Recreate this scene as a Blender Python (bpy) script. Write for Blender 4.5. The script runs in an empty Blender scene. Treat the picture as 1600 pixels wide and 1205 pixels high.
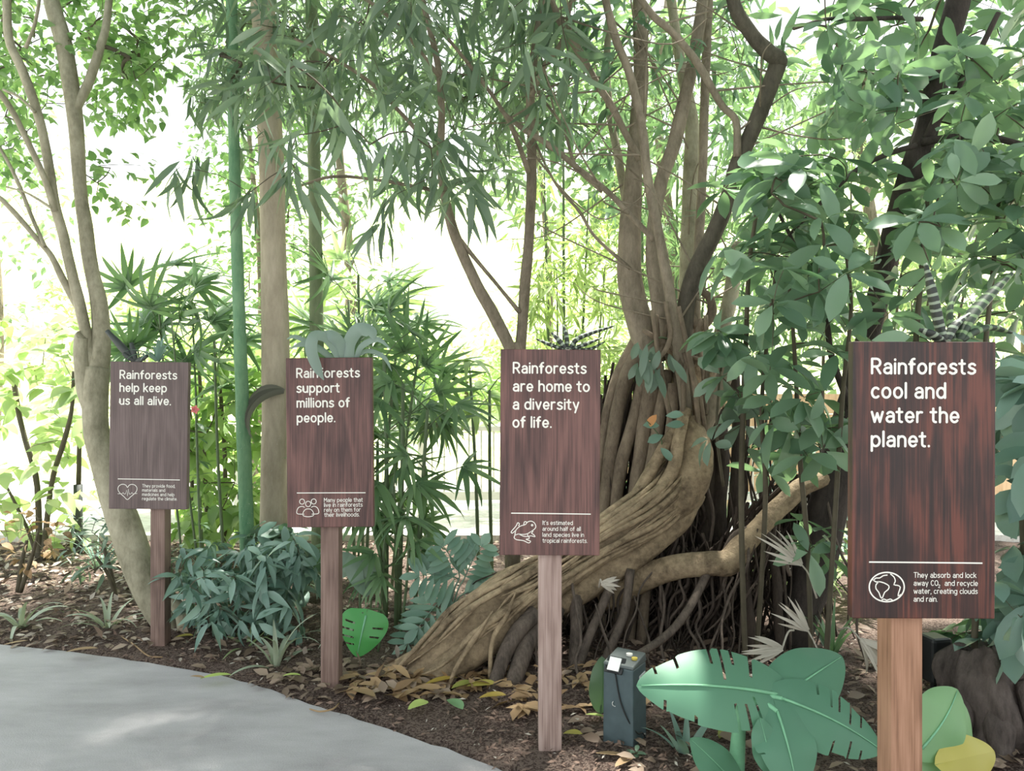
import bpy, math, random
import numpy as np
from mathutils import Vector, Matrix

rng = np.random.default_rng(11)
random.seed(11)
C = bpy.context.scene.collection
PI = math.pi
F = 1200.0            # focal length in pixels of the 1600 px wide frame
CZ = 1.456            # eye height


def P(px, py, d):
    return np.array([(px - 800) / F * d, d, CZ - (py - 602.5) / F * d])


def G(px, py, z=0.0):
    d = F * (CZ - z) / (py - 602.5)
    return np.array([(px - 800) / F * d, d, z])


def unit(v):
    v = np.asarray(v, float)
    return v / (np.linalg.norm(v, axis=-1, keepdims=True) + 1e-12)


# ------------------------------------------------------------------ mesh building
OFF = {}


class MB:
    def __init__(self):
        self.v, self.f, self.t, self.n = [], [], [], 0

    def add(self, V, Fs, t=None):
        V = np.asarray(V, float)
        self.v.append(V)
        self.t.append(np.zeros(len(V)) if t is None else np.asarray(t, float))
        if isinstance(Fs, np.ndarray):
            self.f.append(Fs + self.n)
        else:
            by = {}
            for q in Fs:
                by.setdefault(len(q), []).append(q)
            for q in by.values():
                self.f.append(np.array(q) + self.n)
        self.n += len(V)
        return self

    def build(self, name, m, parent=None, loc=None, smooth=True):
        V = np.concatenate(self.v)
        if parent is not None:
            off = OFF[parent.name]
        else:
            off = np.zeros(3) if loc is None else np.asarray(loc, float)
        me = bpy.data.meshes.new(name)
        me.vertices.add(len(V))
        me.vertices.foreach_set('co', (V - off).astype(np.float32).ravel())
        loops = np.concatenate([f.ravel() for f in self.f]).astype(np.int32)
        tot = np.concatenate([np.full(len(f), f.shape[1], np.int32) for f in self.f])
        start = np.concatenate([[0], np.cumsum(tot)[:-1]]).astype(np.int32)
        me.loops.add(len(loops))
        me.loops.foreach_set('vertex_index', loops)
        me.polygons.add(len(tot))
        me.polygons.foreach_set('loop_start', start)
        me.polygons.foreach_set('loop_total', tot)
        me.polygons.foreach_set('use_smooth', np.full(len(tot), smooth))
        a = me.attributes.new('t', 'FLOAT', 'POINT')
        a.data.foreach_set('value', np.concatenate(self.t).astype(np.float32))
        me.update(calc_edges=True)
        me.validate()
        me.materials.append(m)
        o = bpy.data.objects.new(name, me)
        C.objects.link(o)
        if parent is not None:
            o.parent = parent
            OFF[o.name] = off
        else:
            o.location = off
            OFF[o.name] = off
        return o


def tag(o, label, cat, group=None, kind=None):
    if label:
        o['label'] = label
    if cat:
        o['category'] = cat
    if group:
        o['group'] = group
    if kind:
        o['kind'] = kind
    return o


def thing(name, label, cat, loc, group=None):
    o = bpy.data.objects.new(name, None)
    C.objects.link(o)
    o.location = loc
    o.empty_display_size = 0.1
    OFF[o.name] = np.asarray(loc, float)
    return tag(o, label, cat, group)


def catmull(pts, k=5):
    p = np.asarray(pts, float)
    if len(p) < 3:
        s = np.linspace(0, 1, k + 1)[:, None]
        return p[0] * (1 - s) + p[-1] * s
    q = np.vstack([2 * p[0] - p[1], p, 2 * p[-1] - p[-2]])
    out = []
    s = np.linspace(0, 1, k, endpoint=False)[:, None]
    for i in range(1, len(q) - 2):
        a, b, c, d = q[i - 1], q[i], q[i + 1], q[i + 2]
        out.append(.5 * (2 * b + (c - a) * s + (2 * a - 5 * b + 4 * c - d) * s ** 2 + (3 * b - a - 3 * c + d) * s ** 3))
    out.append(p[-1:])
    return np.vstack(out)


def tube(mb, pts, rad, n=8, k=5, lump=0.0, flat=1.0, cap=True):
    """a round, tapering tube through points; lump roughens it like bark"""
    pts = np.asarray(pts, float)
    rad = np.asarray(rad if np.ndim(rad) else [rad] * len(pts), float)
    pr = catmull(np.column_stack([pts, rad]), k)
    p, r = pr[:, :3], np.maximum(pr[:, 3], 1e-4)
    tg = unit(np.gradient(p, axis=0))
    up = np.array([0, 0, 1.0]) if abs(tg[0][2]) < .9 else np.array([1.0, 0, 0])
    x = unit(np.cross(tg[0], up))
    ang = np.linspace(0, 2 * PI, n, endpoint=False)
    ph = rng.random(4) * 6.28
    s = np.concatenate([[0], np.cumsum(np.linalg.norm(np.diff(p, axis=0), axis=1))])
    V = []
    for i in range(len(p)):
        x = unit(x - tg[i] * np.dot(x, tg[i]))
        y = np.cross(tg[i], x)
        rr = np.full(n, r[i])
        if lump:
            q = s[i] / max(r[i], .004)
            rr = rr * (1 + lump * (.5 * np.sin(2 * ang + ph[0] + .35 * q) + .35 * np.sin(3 * ang + ph[1] - .5 * q) + .35 * np.sin(.9 * q + ph[2] + ang) + .3 * (rng.random(n) - .5)))
        V.append(p[i] + np.outer(rr * np.cos(ang), x) + np.outer(rr * np.sin(ang) * flat, y))
    V = np.vstack(V)
    m = len(p)
    i = np.arange(m - 1)[:, None] * n
    j = np.arange(n)[None, :]
    jn = (j + 1) % n
    Q = np.stack([i + j, i + jn, i + n + jn, i + n + j], axis=-1).reshape(-1, 4)
    mb.add(V, Q, np.repeat(s, n))
    if cap:
        mb.f.append(np.array([list(range(n))[::-1]]) + mb.n - len(V))
        mb.f.append(np.array([list(range((m - 1) * n, m * n))]) + mb.n - len(V))
    return p


def stem(mb, pts, d0, d1=None, n=10, k=6, lump=.06, dd=None):
    """a tube traced as (px, py, width px) seen at depth d0..d1 (or a list dd)"""
    m = len(pts)
    ds = dd if dd is not None else np.linspace(d0, d0 if d1 is None else d1, m)
    p = [P(a[0], a[1], d) for a, d in zip(pts, ds)]
    r = [a[2] / 2 / F * d for a, d in zip(pts, ds)]
    return tube(mb, p, r, n, k, lump)


def box(mb, c, s, rz=0.0):
    x, y, z = np.array(s) / 2
    v = np.array([[-x, -y, -z], [x, -y, -z], [x, y, -z], [-x, y, -z], [-x, -y, z], [x, -y, z], [x, y, z], [-x, y, z]])
    ca, sa = math.cos(rz), math.sin(rz)
    v = v @ np.array([[ca, sa, 0], [-sa, ca, 0], [0, 0, 1]]) + np.asarray(c, float)
    mb.add(v, [(0, 3, 2, 1), (4, 5, 6, 7), (0, 1, 5, 4), (1, 2, 6, 5), (2, 3, 7, 6), (3, 0, 4, 7)])
    return mb


def bevel(o, w=.004, s=2):
    b = o.modifiers.new('bevel', 'BEVEL')
    b.width = w
    b.segments = s
    b.limit_method = 'ANGLE'
    for p in o.data.polygons:
        p.use_smooth = False
    return o


# ------------------------------------------------------------------ leaves
def lance(t):
    return np.sin(PI * np.clip(t, 0, 1) ** .75) ** .9 * (1 - .25 * t) + .02


def ellip(t):
    return np.sin(PI * np.clip(t, 0, 1) ** 1.05) ** .62 * (.75 + .25 * t) + .02


def obov(t):
    return np.sin(PI * np.clip(t, 0, 1) ** 1.35) ** .7 + .02


def ovate(t):
    return np.sin(PI * np.clip(t, 0, 1) ** .62) ** .85 + .02


def strapp(t):
    return (np.clip(1 - t, 0, 1) ** .45) * (.75 + .25 * np.sin(PI * np.clip(t * 1.3, 0, 1))) + .015


def leaf_t(prof, n=4, droop=.5, fold=.25, twist=0.0):
    t = np.linspace(0, 1, n + 1)
    w = .5 * prof(t)
    th = droop * t
    y = np.concatenate([[0], np.cumsum(np.cos((th[1:] + th[:-1]) / 2) / n)])
    z = -np.concatenate([[0], np.cumsum(np.sin((th[1:] + th[:-1]) / 2) / n)])
    V = np.zeros((n + 1, 3, 3))
    for j, sx in enumerate((-1, 0, 1)):
        V[:, j, 0] = sx * w * np.cos(twist * t)
        V[:, j, 1] = y
        V[:, j, 2] = z
    Vw = np.zeros((n + 1, 3))
    Vw[:, 0] = fold * w + w * np.sin(twist * t)
    Vw[:, 2] = fold * w - w * np.sin(twist * t)
    i = np.arange(n)[:, None] * 3
    j = np.arange(2)[None, :]
    Q = np.stack([i + j, i + j + 1, i + j + 4, i + j + 3], axis=-1).reshape(-1, 4)
    return V.reshape(-1, 3), Vw.reshape(-1), Q, np.repeat(t, 3)


T_LANCE = [leaf_t(lance, 5, .5, .3), leaf_t(lance, 5, .9, .25, .5), leaf_t(lance, 5, .2, .35, -.4), leaf_t(lance, 5, 1.2, .2)]
T_LANCE_FAR = [leaf_t(lance, 3, .5, .3), leaf_t(lance, 3, .9, .2)]
T_ELLIP = [leaf_t(ellip, 5, .45, .25), leaf_t(ellip, 5, .8, .15, .3), leaf_t(obov, 5, .25, .3, -.2)]
T_ELLIP_FAR = [leaf_t(ellip, 3, .5, .25), leaf_t(ovate, 3, .3, .2)]
T_OVATE = [leaf_t(ovate, 5, .6, .25), leaf_t(ovate, 5, .9, .15, .3)]
T_FAN = [leaf_t(strapp, 5, .35, .35), leaf_t(strapp, 5, .8, .3, .2), leaf_t(strapp, 5, 1.25, .25)]
T_FAR = [leaf_t(ellip, 2, .4, .25), leaf_t(lance, 2, .6, .2)]


class Bag:
    """leaves gathered up, built as one foliage mesh"""
    def __init__(self, templates):
        self.T = templates
        self.rows = []

    def add(self, pos, dr, up, L, W):
        pos = np.atleast_2d(pos)
        n = len(pos)
        b = lambda a, k: np.broadcast_to(np.asarray(a, float), (n, k) if k else (n,))
        self.rows.append((pos, b(dr, 3), b(up, 3), b(L, 0), b(W, 0)))

    def mesh(self, mb=None):
        mb = mb or MB()
        pos, dr, up, L, W = (np.concatenate([r[i] for r in self.rows]) for i in range(5))
        pick = rng.integers(0, len(self.T), len(pos))
        Y = unit(dr)
        X = np.cross(Y, up)
        X = unit(X + (np.linalg.norm(X, axis=1, keepdims=True) < 1e-5) * np.array([1.0, .01, 0]))
        Z = np.cross(X, Y)
        for k, (V, Vw, Q, t) in enumerate(self.T):
            s = pick == k
            n = int(s.sum())
            if not n:
                continue
            l, w = L[s][:, None, None], W[s][:, None, None]
            vv = (pos[s][:, None] + X[s][:, None] * V[None, :, 0:1] * w + Y[s][:, None] * V[None, :, 1:2] * l
                  + Z[s][:, None] * (V[None, :, 2:3] * l + Vw[None, :, None] * w))
            m = len(V)
            q = (Q[None] + (np.arange(n) * m)[:, None, None]).reshape(-1, 4)
            mb.add(vv.reshape(-1, 3), q, np.tile(t, n))
        return mb

    def build(self, name, m, parent=None, loc=None):
        return self.mesh().build(name, m, parent, loc)


def rnd(n, a, b):
    return rng.uniform(a, b, n)


def rdir(n, zlo=-1, zhi=1):
    a = rnd(n, 0, 2 * PI)
    z = rnd(n, zlo, zhi)
    r = np.sqrt(np.clip(1 - z * z, 0, 1))
    return np.column_stack([r * np.cos(a), r * np.sin(a), z])


def nodes_px(n, x0, x1, y0, y1, d0, d1):
    px, py, d = rnd(n, x0, x1), rnd(n, y0, y1), rnd(n, d0, d1)
    return np.column_stack([(px - 800) / F * d, d, CZ - (py - 602.5) / F * d])


def nodes_ball(n, c, r, hollow=.3):
    v = rdir(n) * (rnd(n, hollow, 1)[:, None] ** .6)
    return np.asarray(c) + v * np.asarray(r)


def grow(mb, nodes, roots, r0=.0022, sides=4, bend=.12, rmax=.03):
    """thin twigs that join every node to the nearest wood already there; returns each node's outward direction"""
    nodes = np.asarray(nodes, float)
    roots = np.asarray(roots, float).reshape(-1, 3)
    N, M = len(nodes), len(roots)
    D = np.linalg.norm(nodes[:, None] - roots[None], axis=2)
    par = D.argmin(1)
    best = D.min(1)
    todo = np.ones(N, bool)
    order = []
    for _ in range(N):
        i = int(np.where(todo, best, 1e9).argmin())
        todo[i] = False
        order.append(i)
        d = np.linalg.norm(nodes - nodes[i], axis=1) * 1.05 + .01
        up = todo & (d < best)
        best[up] = d[up]
        par[up] = M + i
    cnt = np.ones(N)
    for i in reversed(order):
        if par[i] >= M:
            cnt[par[i] - M] += cnt[i]
    dirs = np.zeros((N, 3))
    for i in order:
        a = roots[par[i]] if par[i] < M else nodes[par[i] - M]
        b = nodes[i]
        dirs[i] = unit(b - a)
        L = np.linalg.norm(b - a)
        mid = (a + b) / 2 + (rng.random(3) - .5) * bend * L + np.array([0, 0, .04 * L])
        ra = min(rmax, r0 * cnt[i] ** .42)
        tube(mb, [a, mid, b], [ra, ra * .9, ra * .8], sides, 2, 0, cap=False)
    return dirs


def whorls(bag, nodes, dirs, k=(5, 8), L=(.13, .2), ratio=.4, el=(-.5, .25), upw=.8):
    for c, dv in zip(nodes, dirs):
        n = rng.integers(k[0], k[1] + 1)
        ax = unit(dv * .6 + np.array([0, 0, upw]) + rdir(1)[0] * .45)
        a = unit(np.cross(ax, [0.3, .5, .2]))
        b = np.cross(ax, a)
        ph = rng.random() * 6.28 + np.arange(n) * 2 * PI / n + rnd(n, -.25, .25)
        e = rnd(n, *el)
        rad = np.cos(ph)[:, None] * a + np.sin(ph)[:, None] * b
        dr = rad * np.cos(e)[:, None] + ax * np.sin(e)[:, None] + rdir(n) * .1
        l = rnd(n, *L)
        bag.add(c + rad * .012 + ax * rnd(n, -.02, .02)[:, None], dr, ax + rdir(n) * .2, l, l * ratio * rnd(n, .85, 1.15))


def hangers(bag, nodes, dirs, k=(4, 7), L=(.2, .32), ratio=.13, down=.9, jit=.05):
    for c, dv in zip(nodes, dirs):
        n = rng.integers(k[0], k[1] + 1)
        dr = unit(dv * .5 + rdir(n) * .75 + np.array([0, 0, -down]))
        l = rnd(n, *L)
        bag.add(c + rdir(n) * jit, dr, rdir(n) + np.array([0, -.4, .5]), l, l * ratio * rnd(n, .8, 1.2))


def ovals(bag, nodes, dirs, k=(4, 7), L=(.06, .1), ratio=.5, jit=.06, down=.25):
    for c, dv in zip(nodes, dirs):
        n = rng.integers(k[0], k[1] + 1)
        dr = unit(dv * .5 + rdir(n, -.4, .5) - np.array([0, 0, down]))
        l = rnd(n, *L)
        bag.add(c + rdir(n) * jit, dr, rdir(n) * .5 + np.array([0, 0, .9]), l, l * ratio * rnd(n, .85, 1.2))


def fan(bag, c, ax, nrm, L=.3, k=8, spread=1.7, wid=.035):
    ax = unit(ax)
    nrm = unit(np.asarray(nrm) - ax * np.dot(nrm, ax))
    side = np.cross(ax, nrm)
    th = np.linspace(-spread, spread, k) + rnd(k, -.06, .06)
    dr = np.cos(th)[:, None] * ax + np.sin(th)[:, None] * side + rdir(k) * .06
    l = L * (1 - .25 * np.abs(th) / spread) * rnd(k, .88, 1.1)
    bag.add(np.tile(c, (k, 1)), dr, nrm + rdir(k) * .12, l, wid * rnd(k, .8, 1.2))


# ------------------------------------------------------------------ materials
MATS = {}


def nt(name):
    m = bpy.data.materials.new(name)
    m.use_nodes = True
    t = m.node_tree
    t.nodes.clear()
    return m, t, (lambda ty, **kw: _node(t, ty, kw))


def _node(t, ty, kw):
    n = t.nodes.new(ty)
    for k, v in kw.items():
        if k in n.inputs and not hasattr(n, k):
            n.inputs[k].default_value = v
        else:
            setattr(n, k, v)
    return n


def ramp(t, src, stops):
    r = t.nodes.new('ShaderNodeValToRGB')
    e = r.color_ramp.elements
    while len(e) < len(stops):
        e.new(.5)
    for i, (p, c) in enumerate(stops):
        e[i].position = p
        e[i].color = (*c, 1)
    t.links.new(src, r.inputs[0])
    return r.outputs[0]


def srgb(r, g, b):
    f = lambda c: (c / 255 / 12.92) if c <= 10 else ((c / 255 + .055) / 1.055) ** 2.4
    return (f(r), f(g), f(b))


def leafmat(name, a, b, rough=.42, trans=.3, tcol=None, spec=.45, soft=.28):
    # leaf greens greyed in the colour itself, standing in for a hazy veil
    def mute(c):
        l = .3 * c[0] + .6 * c[1] + .1 * c[2]
        g = (l * .98, l, l * .96)
        return tuple(x * (1 - soft) + y * soft for x, y in zip(c, g))
    a, b = mute(a), mute(b)
    m, t, N = nt(name)
    g = N('ShaderNodeNewGeometry')
    tc = N('ShaderNodeTexCoord')
    nz = N('ShaderNodeTexNoise', Scale=3.0, Detail=3.0)
    t.links.new(tc.outputs['Object'], nz.inputs['Vector'])
    mixf = N('ShaderNodeMath', operation='ADD')
    mul = N('ShaderNodeMath', operation='MULTIPLY')
    mul.inputs[1].default_value = .7
    t.links.new(g.outputs['Random Per Island'], mul.inputs[0])
    mul2 = N('ShaderNodeMath', operation='MULTIPLY')
    mul2.inputs[1].default_value = .35
    t.links.new(nz.outputs['Fac'], mul2.inputs[0])
    t.links.new(mul.outputs[0], mixf.inputs[0])
    t.links.new(mul2.outputs[0], mixf.inputs[1])
    col = ramp(t, mixf.outputs[0], [(.1, a), (.9, b)])
    p = N('ShaderNodeBsdfPrincipled', Roughness=rough)
    p.inputs['Specular IOR Level'].default_value = spec
    t.links.new(col, p.inputs['Base Color'])
    tr = N('ShaderNodeBsdfTranslucent')
    tint = N('ShaderNodeMix', data_type='RGBA', blend_type='MULTIPLY')
    tint.inputs['Factor'].default_value = 1
    t.links.new(col, tint.inputs[6])
    tint.inputs[7].default_value = (*(tcol or (1.5, 1.65, .95)), 1)
    t.links.new(tint.outputs[2], tr.inputs['Color'])
    mx = N('ShaderNodeMixShader')
    mx.inputs[0].default_value = trans
    t.links.new(p.outputs[0], mx.inputs[1])
    t.links.new(tr.outputs[0], mx.inputs[2])
    o = N('ShaderNodeOutputMaterial')
    t.links.new(mx.outputs[0], o.inputs[0])
    return m


def barkmat(name, a, b, scale=9.0, stretch=(1, 1, .25), bump=.5, spots=None, rough=.85):
    m, t, N = nt(name)
    tc = N('ShaderNodeTexCoord')
    mp = N('ShaderNodeMapping')
    mp.inputs['Scale'].default_value = stretch
    t.links.new(tc.outputs['Object'], mp.inputs[0])
    n1 = N('ShaderNodeTexNoise', Scale=scale, Detail=8.0, Roughness=.65)
    n2 = N('ShaderNodeTexNoise', Scale=scale * 6, Detail=5.0, Roughness=.7)
    for n in (n1, n2):
        t.links.new(mp.outputs[0], n.inputs['Vector'])
    mx = N('ShaderNodeMath', operation='MULTIPLY_ADD')
    t.links.new(n2.outputs['Fac'], mx.inputs[0])
    mx.inputs[1].default_value = .5
    t.links.new(n1.outputs['Fac'], mx.inputs[2])
    col = ramp(t, mx.outputs[0], [(.5, a), (.95, b)])
    if spots:
        v = N('ShaderNodeTexVoronoi', Scale=spots[1])
        t.links.new(tc.outputs['Object'], v.inputs['Vector'])
        f = ramp(t, v.outputs['Distance'], [(.18, (1, 1, 1)), (.3, (0, 0, 0))])
        k = N('ShaderNodeMix', data_type='RGBA')
        t.links.new(f, k.inputs['Factor'])
        t.links.new(col, k.inputs[6])
        k.inputs[7].default_value = (*spots[0], 1)
        col = k.outputs[2]
    p = N('ShaderNodeBsdfPrincipled', Roughness=rough)
    p.inputs['Specular IOR Level'].default_value = .25
    t.links.new(col, p.inputs['Base Color'])
    bp = N('ShaderNodeBump', Strength=bump, Distance=.02)
    t.links.new(mx.outputs[0], bp.inputs['Height'])
    t.links.new(bp.outputs[0], p.inputs['Normal'])
    o = N('ShaderNodeOutputMaterial')
    t.links.new(p.outputs[0], o.inputs[0])
    return m


def plainmat(name, col, rough=.6, var=.15, scale=20.0, metal=0.0, bump=.05):
    m, t, N = nt(name)
    tc = N('ShaderNodeTexCoord')
    n1 = N('ShaderNodeTexNoise', Scale=scale, Detail=6.0)
    t.links.new(tc.outputs['Object'], n1.inputs['Vector'])
    c = ramp(t, n1.outputs['Fac'], [(.3, tuple(x * (1 - var) for x in col)), (.7, tuple(min(1, x * (1 + var)) for x in col))])
    p = N('ShaderNodeBsdfPrincipled', Roughness=rough, Metallic=metal)
    t.links.new(c, p.inputs['Base Color'])
    bp = N('ShaderNodeBump', Strength=bump, Distance=.01)
    t.links.new(n1.outputs['Fac'], bp.inputs['Height'])
    t.links.new(bp.outputs[0], p.inputs['Normal'])
    o = N('ShaderNodeOutputMaterial')
    t.links.new(p.outputs[0], o.inputs[0])
    return m


def woodmat(name, dark, mid, light, knots=1.0, rough=.5, ring=14.0, lines=.09):
    """stained softwood: long grain, cathedral rings, a few blotches"""
    m, t, N = nt(name)
    tc = N('ShaderNodeTexCoord')
    oi = N('ShaderNodeObjectInfo')
    ad = N('ShaderNodeVectorMath', operation='ADD')
    rv = N('ShaderNodeVectorMath', operation='SCALE')
    cx = N('ShaderNodeCombineXYZ')
    for i in range(3):
        t.links.new(oi.outputs['Random'], cx.inputs[i])
    t.links.new(cx.outputs[0], rv.inputs[0])
    rv.inputs['Scale'].default_value = 17.0
    t.links.new(tc.outputs['Object'], ad.inputs[0])
    t.links.new(rv.outputs[0], ad.inputs[1])
    m1 = N('ShaderNodeMapping')
    m1.inputs['Scale'].default_value = (7, 4, .8)
    t.links.new(ad.outputs[0], m1.inputs[0])
    big = N('ShaderNodeTexNoise', Scale=1.0, Detail=2.0, Distortion=.4)
    t.links.new(m1.outputs[0], big.inputs['Vector'])
    sn = N('ShaderNodeMath', operation='MULTIPLY')
    sn.inputs[1].default_value = ring * 5
    t.links.new(big.outputs['Fac'], sn.inputs[0])
    s2 = N('ShaderNodeMath', operation='SINE')
    t.links.new(sn.outputs[0], s2.inputs[0])
    m2 = N('ShaderNodeMapping')
    m2.inputs['Scale'].default_value = (90, 40, 2.2)
    t.links.new(ad.outputs[0], m2.inputs[0])
    fine = N('ShaderNodeTexNoise', Scale=2.0, Detail=6.0)
    t.links.new(m2.outputs[0], fine.inputs['Vector'])
    blot = N('ShaderNodeTexNoise', Scale=5.0, Detail=3.0)
    m3 = N('ShaderNodeMapping')
    m3.inputs['Scale'].default_value = (2.2, 1, .9)
    t.links.new(ad.outputs[0], m3.inputs[0])
    t.links.new(m3.outputs[0], blot.inputs['Vector'])
    a = N('ShaderNodeMath', operation='MULTIPLY_ADD')
    t.links.new(s2.outputs[0], a.inputs[0])
    a.inputs[1].default_value = lines
    t.links.new(fine.outputs['Fac'], a.inputs[2])
    b = N('ShaderNodeMath', operation='MULTIPLY_ADD')
    t.links.new(blot.outputs['Fac'], b.inputs[0])
    b.inputs[1].default_value = .9 * knots
    t.links.new(a.outputs[0], b.inputs[2])
    c0 = N('ShaderNodeMath', operation='SUBTRACT')
    t.links.new(b.outputs[0], c0.inputs[0])
    c0.inputs[1].default_value = .45 * knots
    col = ramp(t, c0.outputs[0], [(.26, dark), (.5, mid), (.78, light)])
    p = N('ShaderNodeBsdfPrincipled', Roughness=rough)
    t.links.new(col, p.inputs['Base Color'])
    bp = N('ShaderNodeBump', Strength=.15, Distance=.003)
    t.links.new(a.outputs[0], bp.inputs['Height'])
    t.links.new(bp.outputs[0], p.inputs['Normal'])
    o = N('ShaderNodeOutputMaterial')
    t.links.new(p.outputs[0], o.inputs[0])
    return m


def bandmat(name, dark, light, freq=60.0, rough=.5, warp=2.5):
    """cross-banded leaf skin, bands along the leaf's own length"""
    m, t, N = nt(name)
    at = N('ShaderNodeAttribute', attribute_name='t')
    tc = N('ShaderNodeTexCoord')
    nz = N('ShaderNodeTexNoise', Scale=30.0, Detail=3.0)
    t.links.new(tc.outputs['Object'], nz.inputs['Vector'])
    mu = N('ShaderNodeMath', operation='MULTIPLY')
    mu.inputs[1].default_value = freq
    t.links.new(at.outputs['Fac'], mu.inputs[0])
    ad = N('ShaderNodeMath', operation='MULTIPLY_ADD')
    t.links.new(nz.outputs['Fac'], ad.inputs[0])
    ad.inputs[1].default_value = warp
    t.links.new(mu.outputs[0], ad.inputs[2])
    sn = N('ShaderNodeMath', operation='SINE')
    t.links.new(ad.outputs[0], sn.inputs[0])
    c = ramp(t, sn.outputs[0], [(.3, dark), (.62, light)])
    p = N('ShaderNodeBsdfPrincipled', Roughness=rough)
    t.links.new(c, p.inputs['Base Color'])
    o = N('ShaderNodeOutputMaterial')
    t.links.new(p.outputs[0], o.inputs[0])
    return m


def groundmat(name, cols, scale=60.0, bump=1.0, rough=.95, big=None):
    m, t, N = nt(name)
    tc = N('ShaderNodeTexCoord')
    v = N('ShaderNodeTexVoronoi', Scale=scale)
    w = N('ShaderNodeTexNoise', Scale=scale * .25, Detail=8.0, Roughness=.7)
    nd = N('ShaderNodeTexNoise', Scale=1.3, Detail=4.0)
    for n in (v, w, nd):
        t.links.new(tc.outputs['Object'], n.inputs['Vector'])
    sx = N('ShaderNodeSeparateColor')
    t.links.new(v.outputs['Color'], sx.inputs[0])
    a = N('ShaderNodeMath', operation='MULTIPLY_ADD')
    t.links.new(sx.outputs[0], a.inputs[0])
    a.inputs[1].default_value = .45
    t.links.new(w.outputs['Fac'], a.inputs[2])
    b = N('ShaderNodeMath', operation='MULTIPLY_ADD')
    t.links.new(nd.outputs['Fac'], b.inputs[0])
    b.inputs[1].default_value = .5
    t.links.new(a.outputs[0], b.inputs[2])
    n = len(cols)
    col = ramp(t, b.outputs[0], [(.55 + .6 * i / (n - 1), c) for i, c in enumerate(cols)])
    p = N('ShaderNodeBsdfPrincipled', Roughness=rough)
    p.inputs['Specular IOR Level'].default_value = .2
    t.links.new(col, p.inputs['Base Color'])
    bp = N('ShaderNodeBump', Strength=bump, Distance=.02)
    t.links.new(a.outputs[0], bp.inputs['Height'])
    t.links.new(bp.outputs[0], p.inputs['Normal'])
    o = N('ShaderNodeOutputMaterial')
    t.links.new(p.outputs[0], o.inputs[0])
    return m

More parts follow.
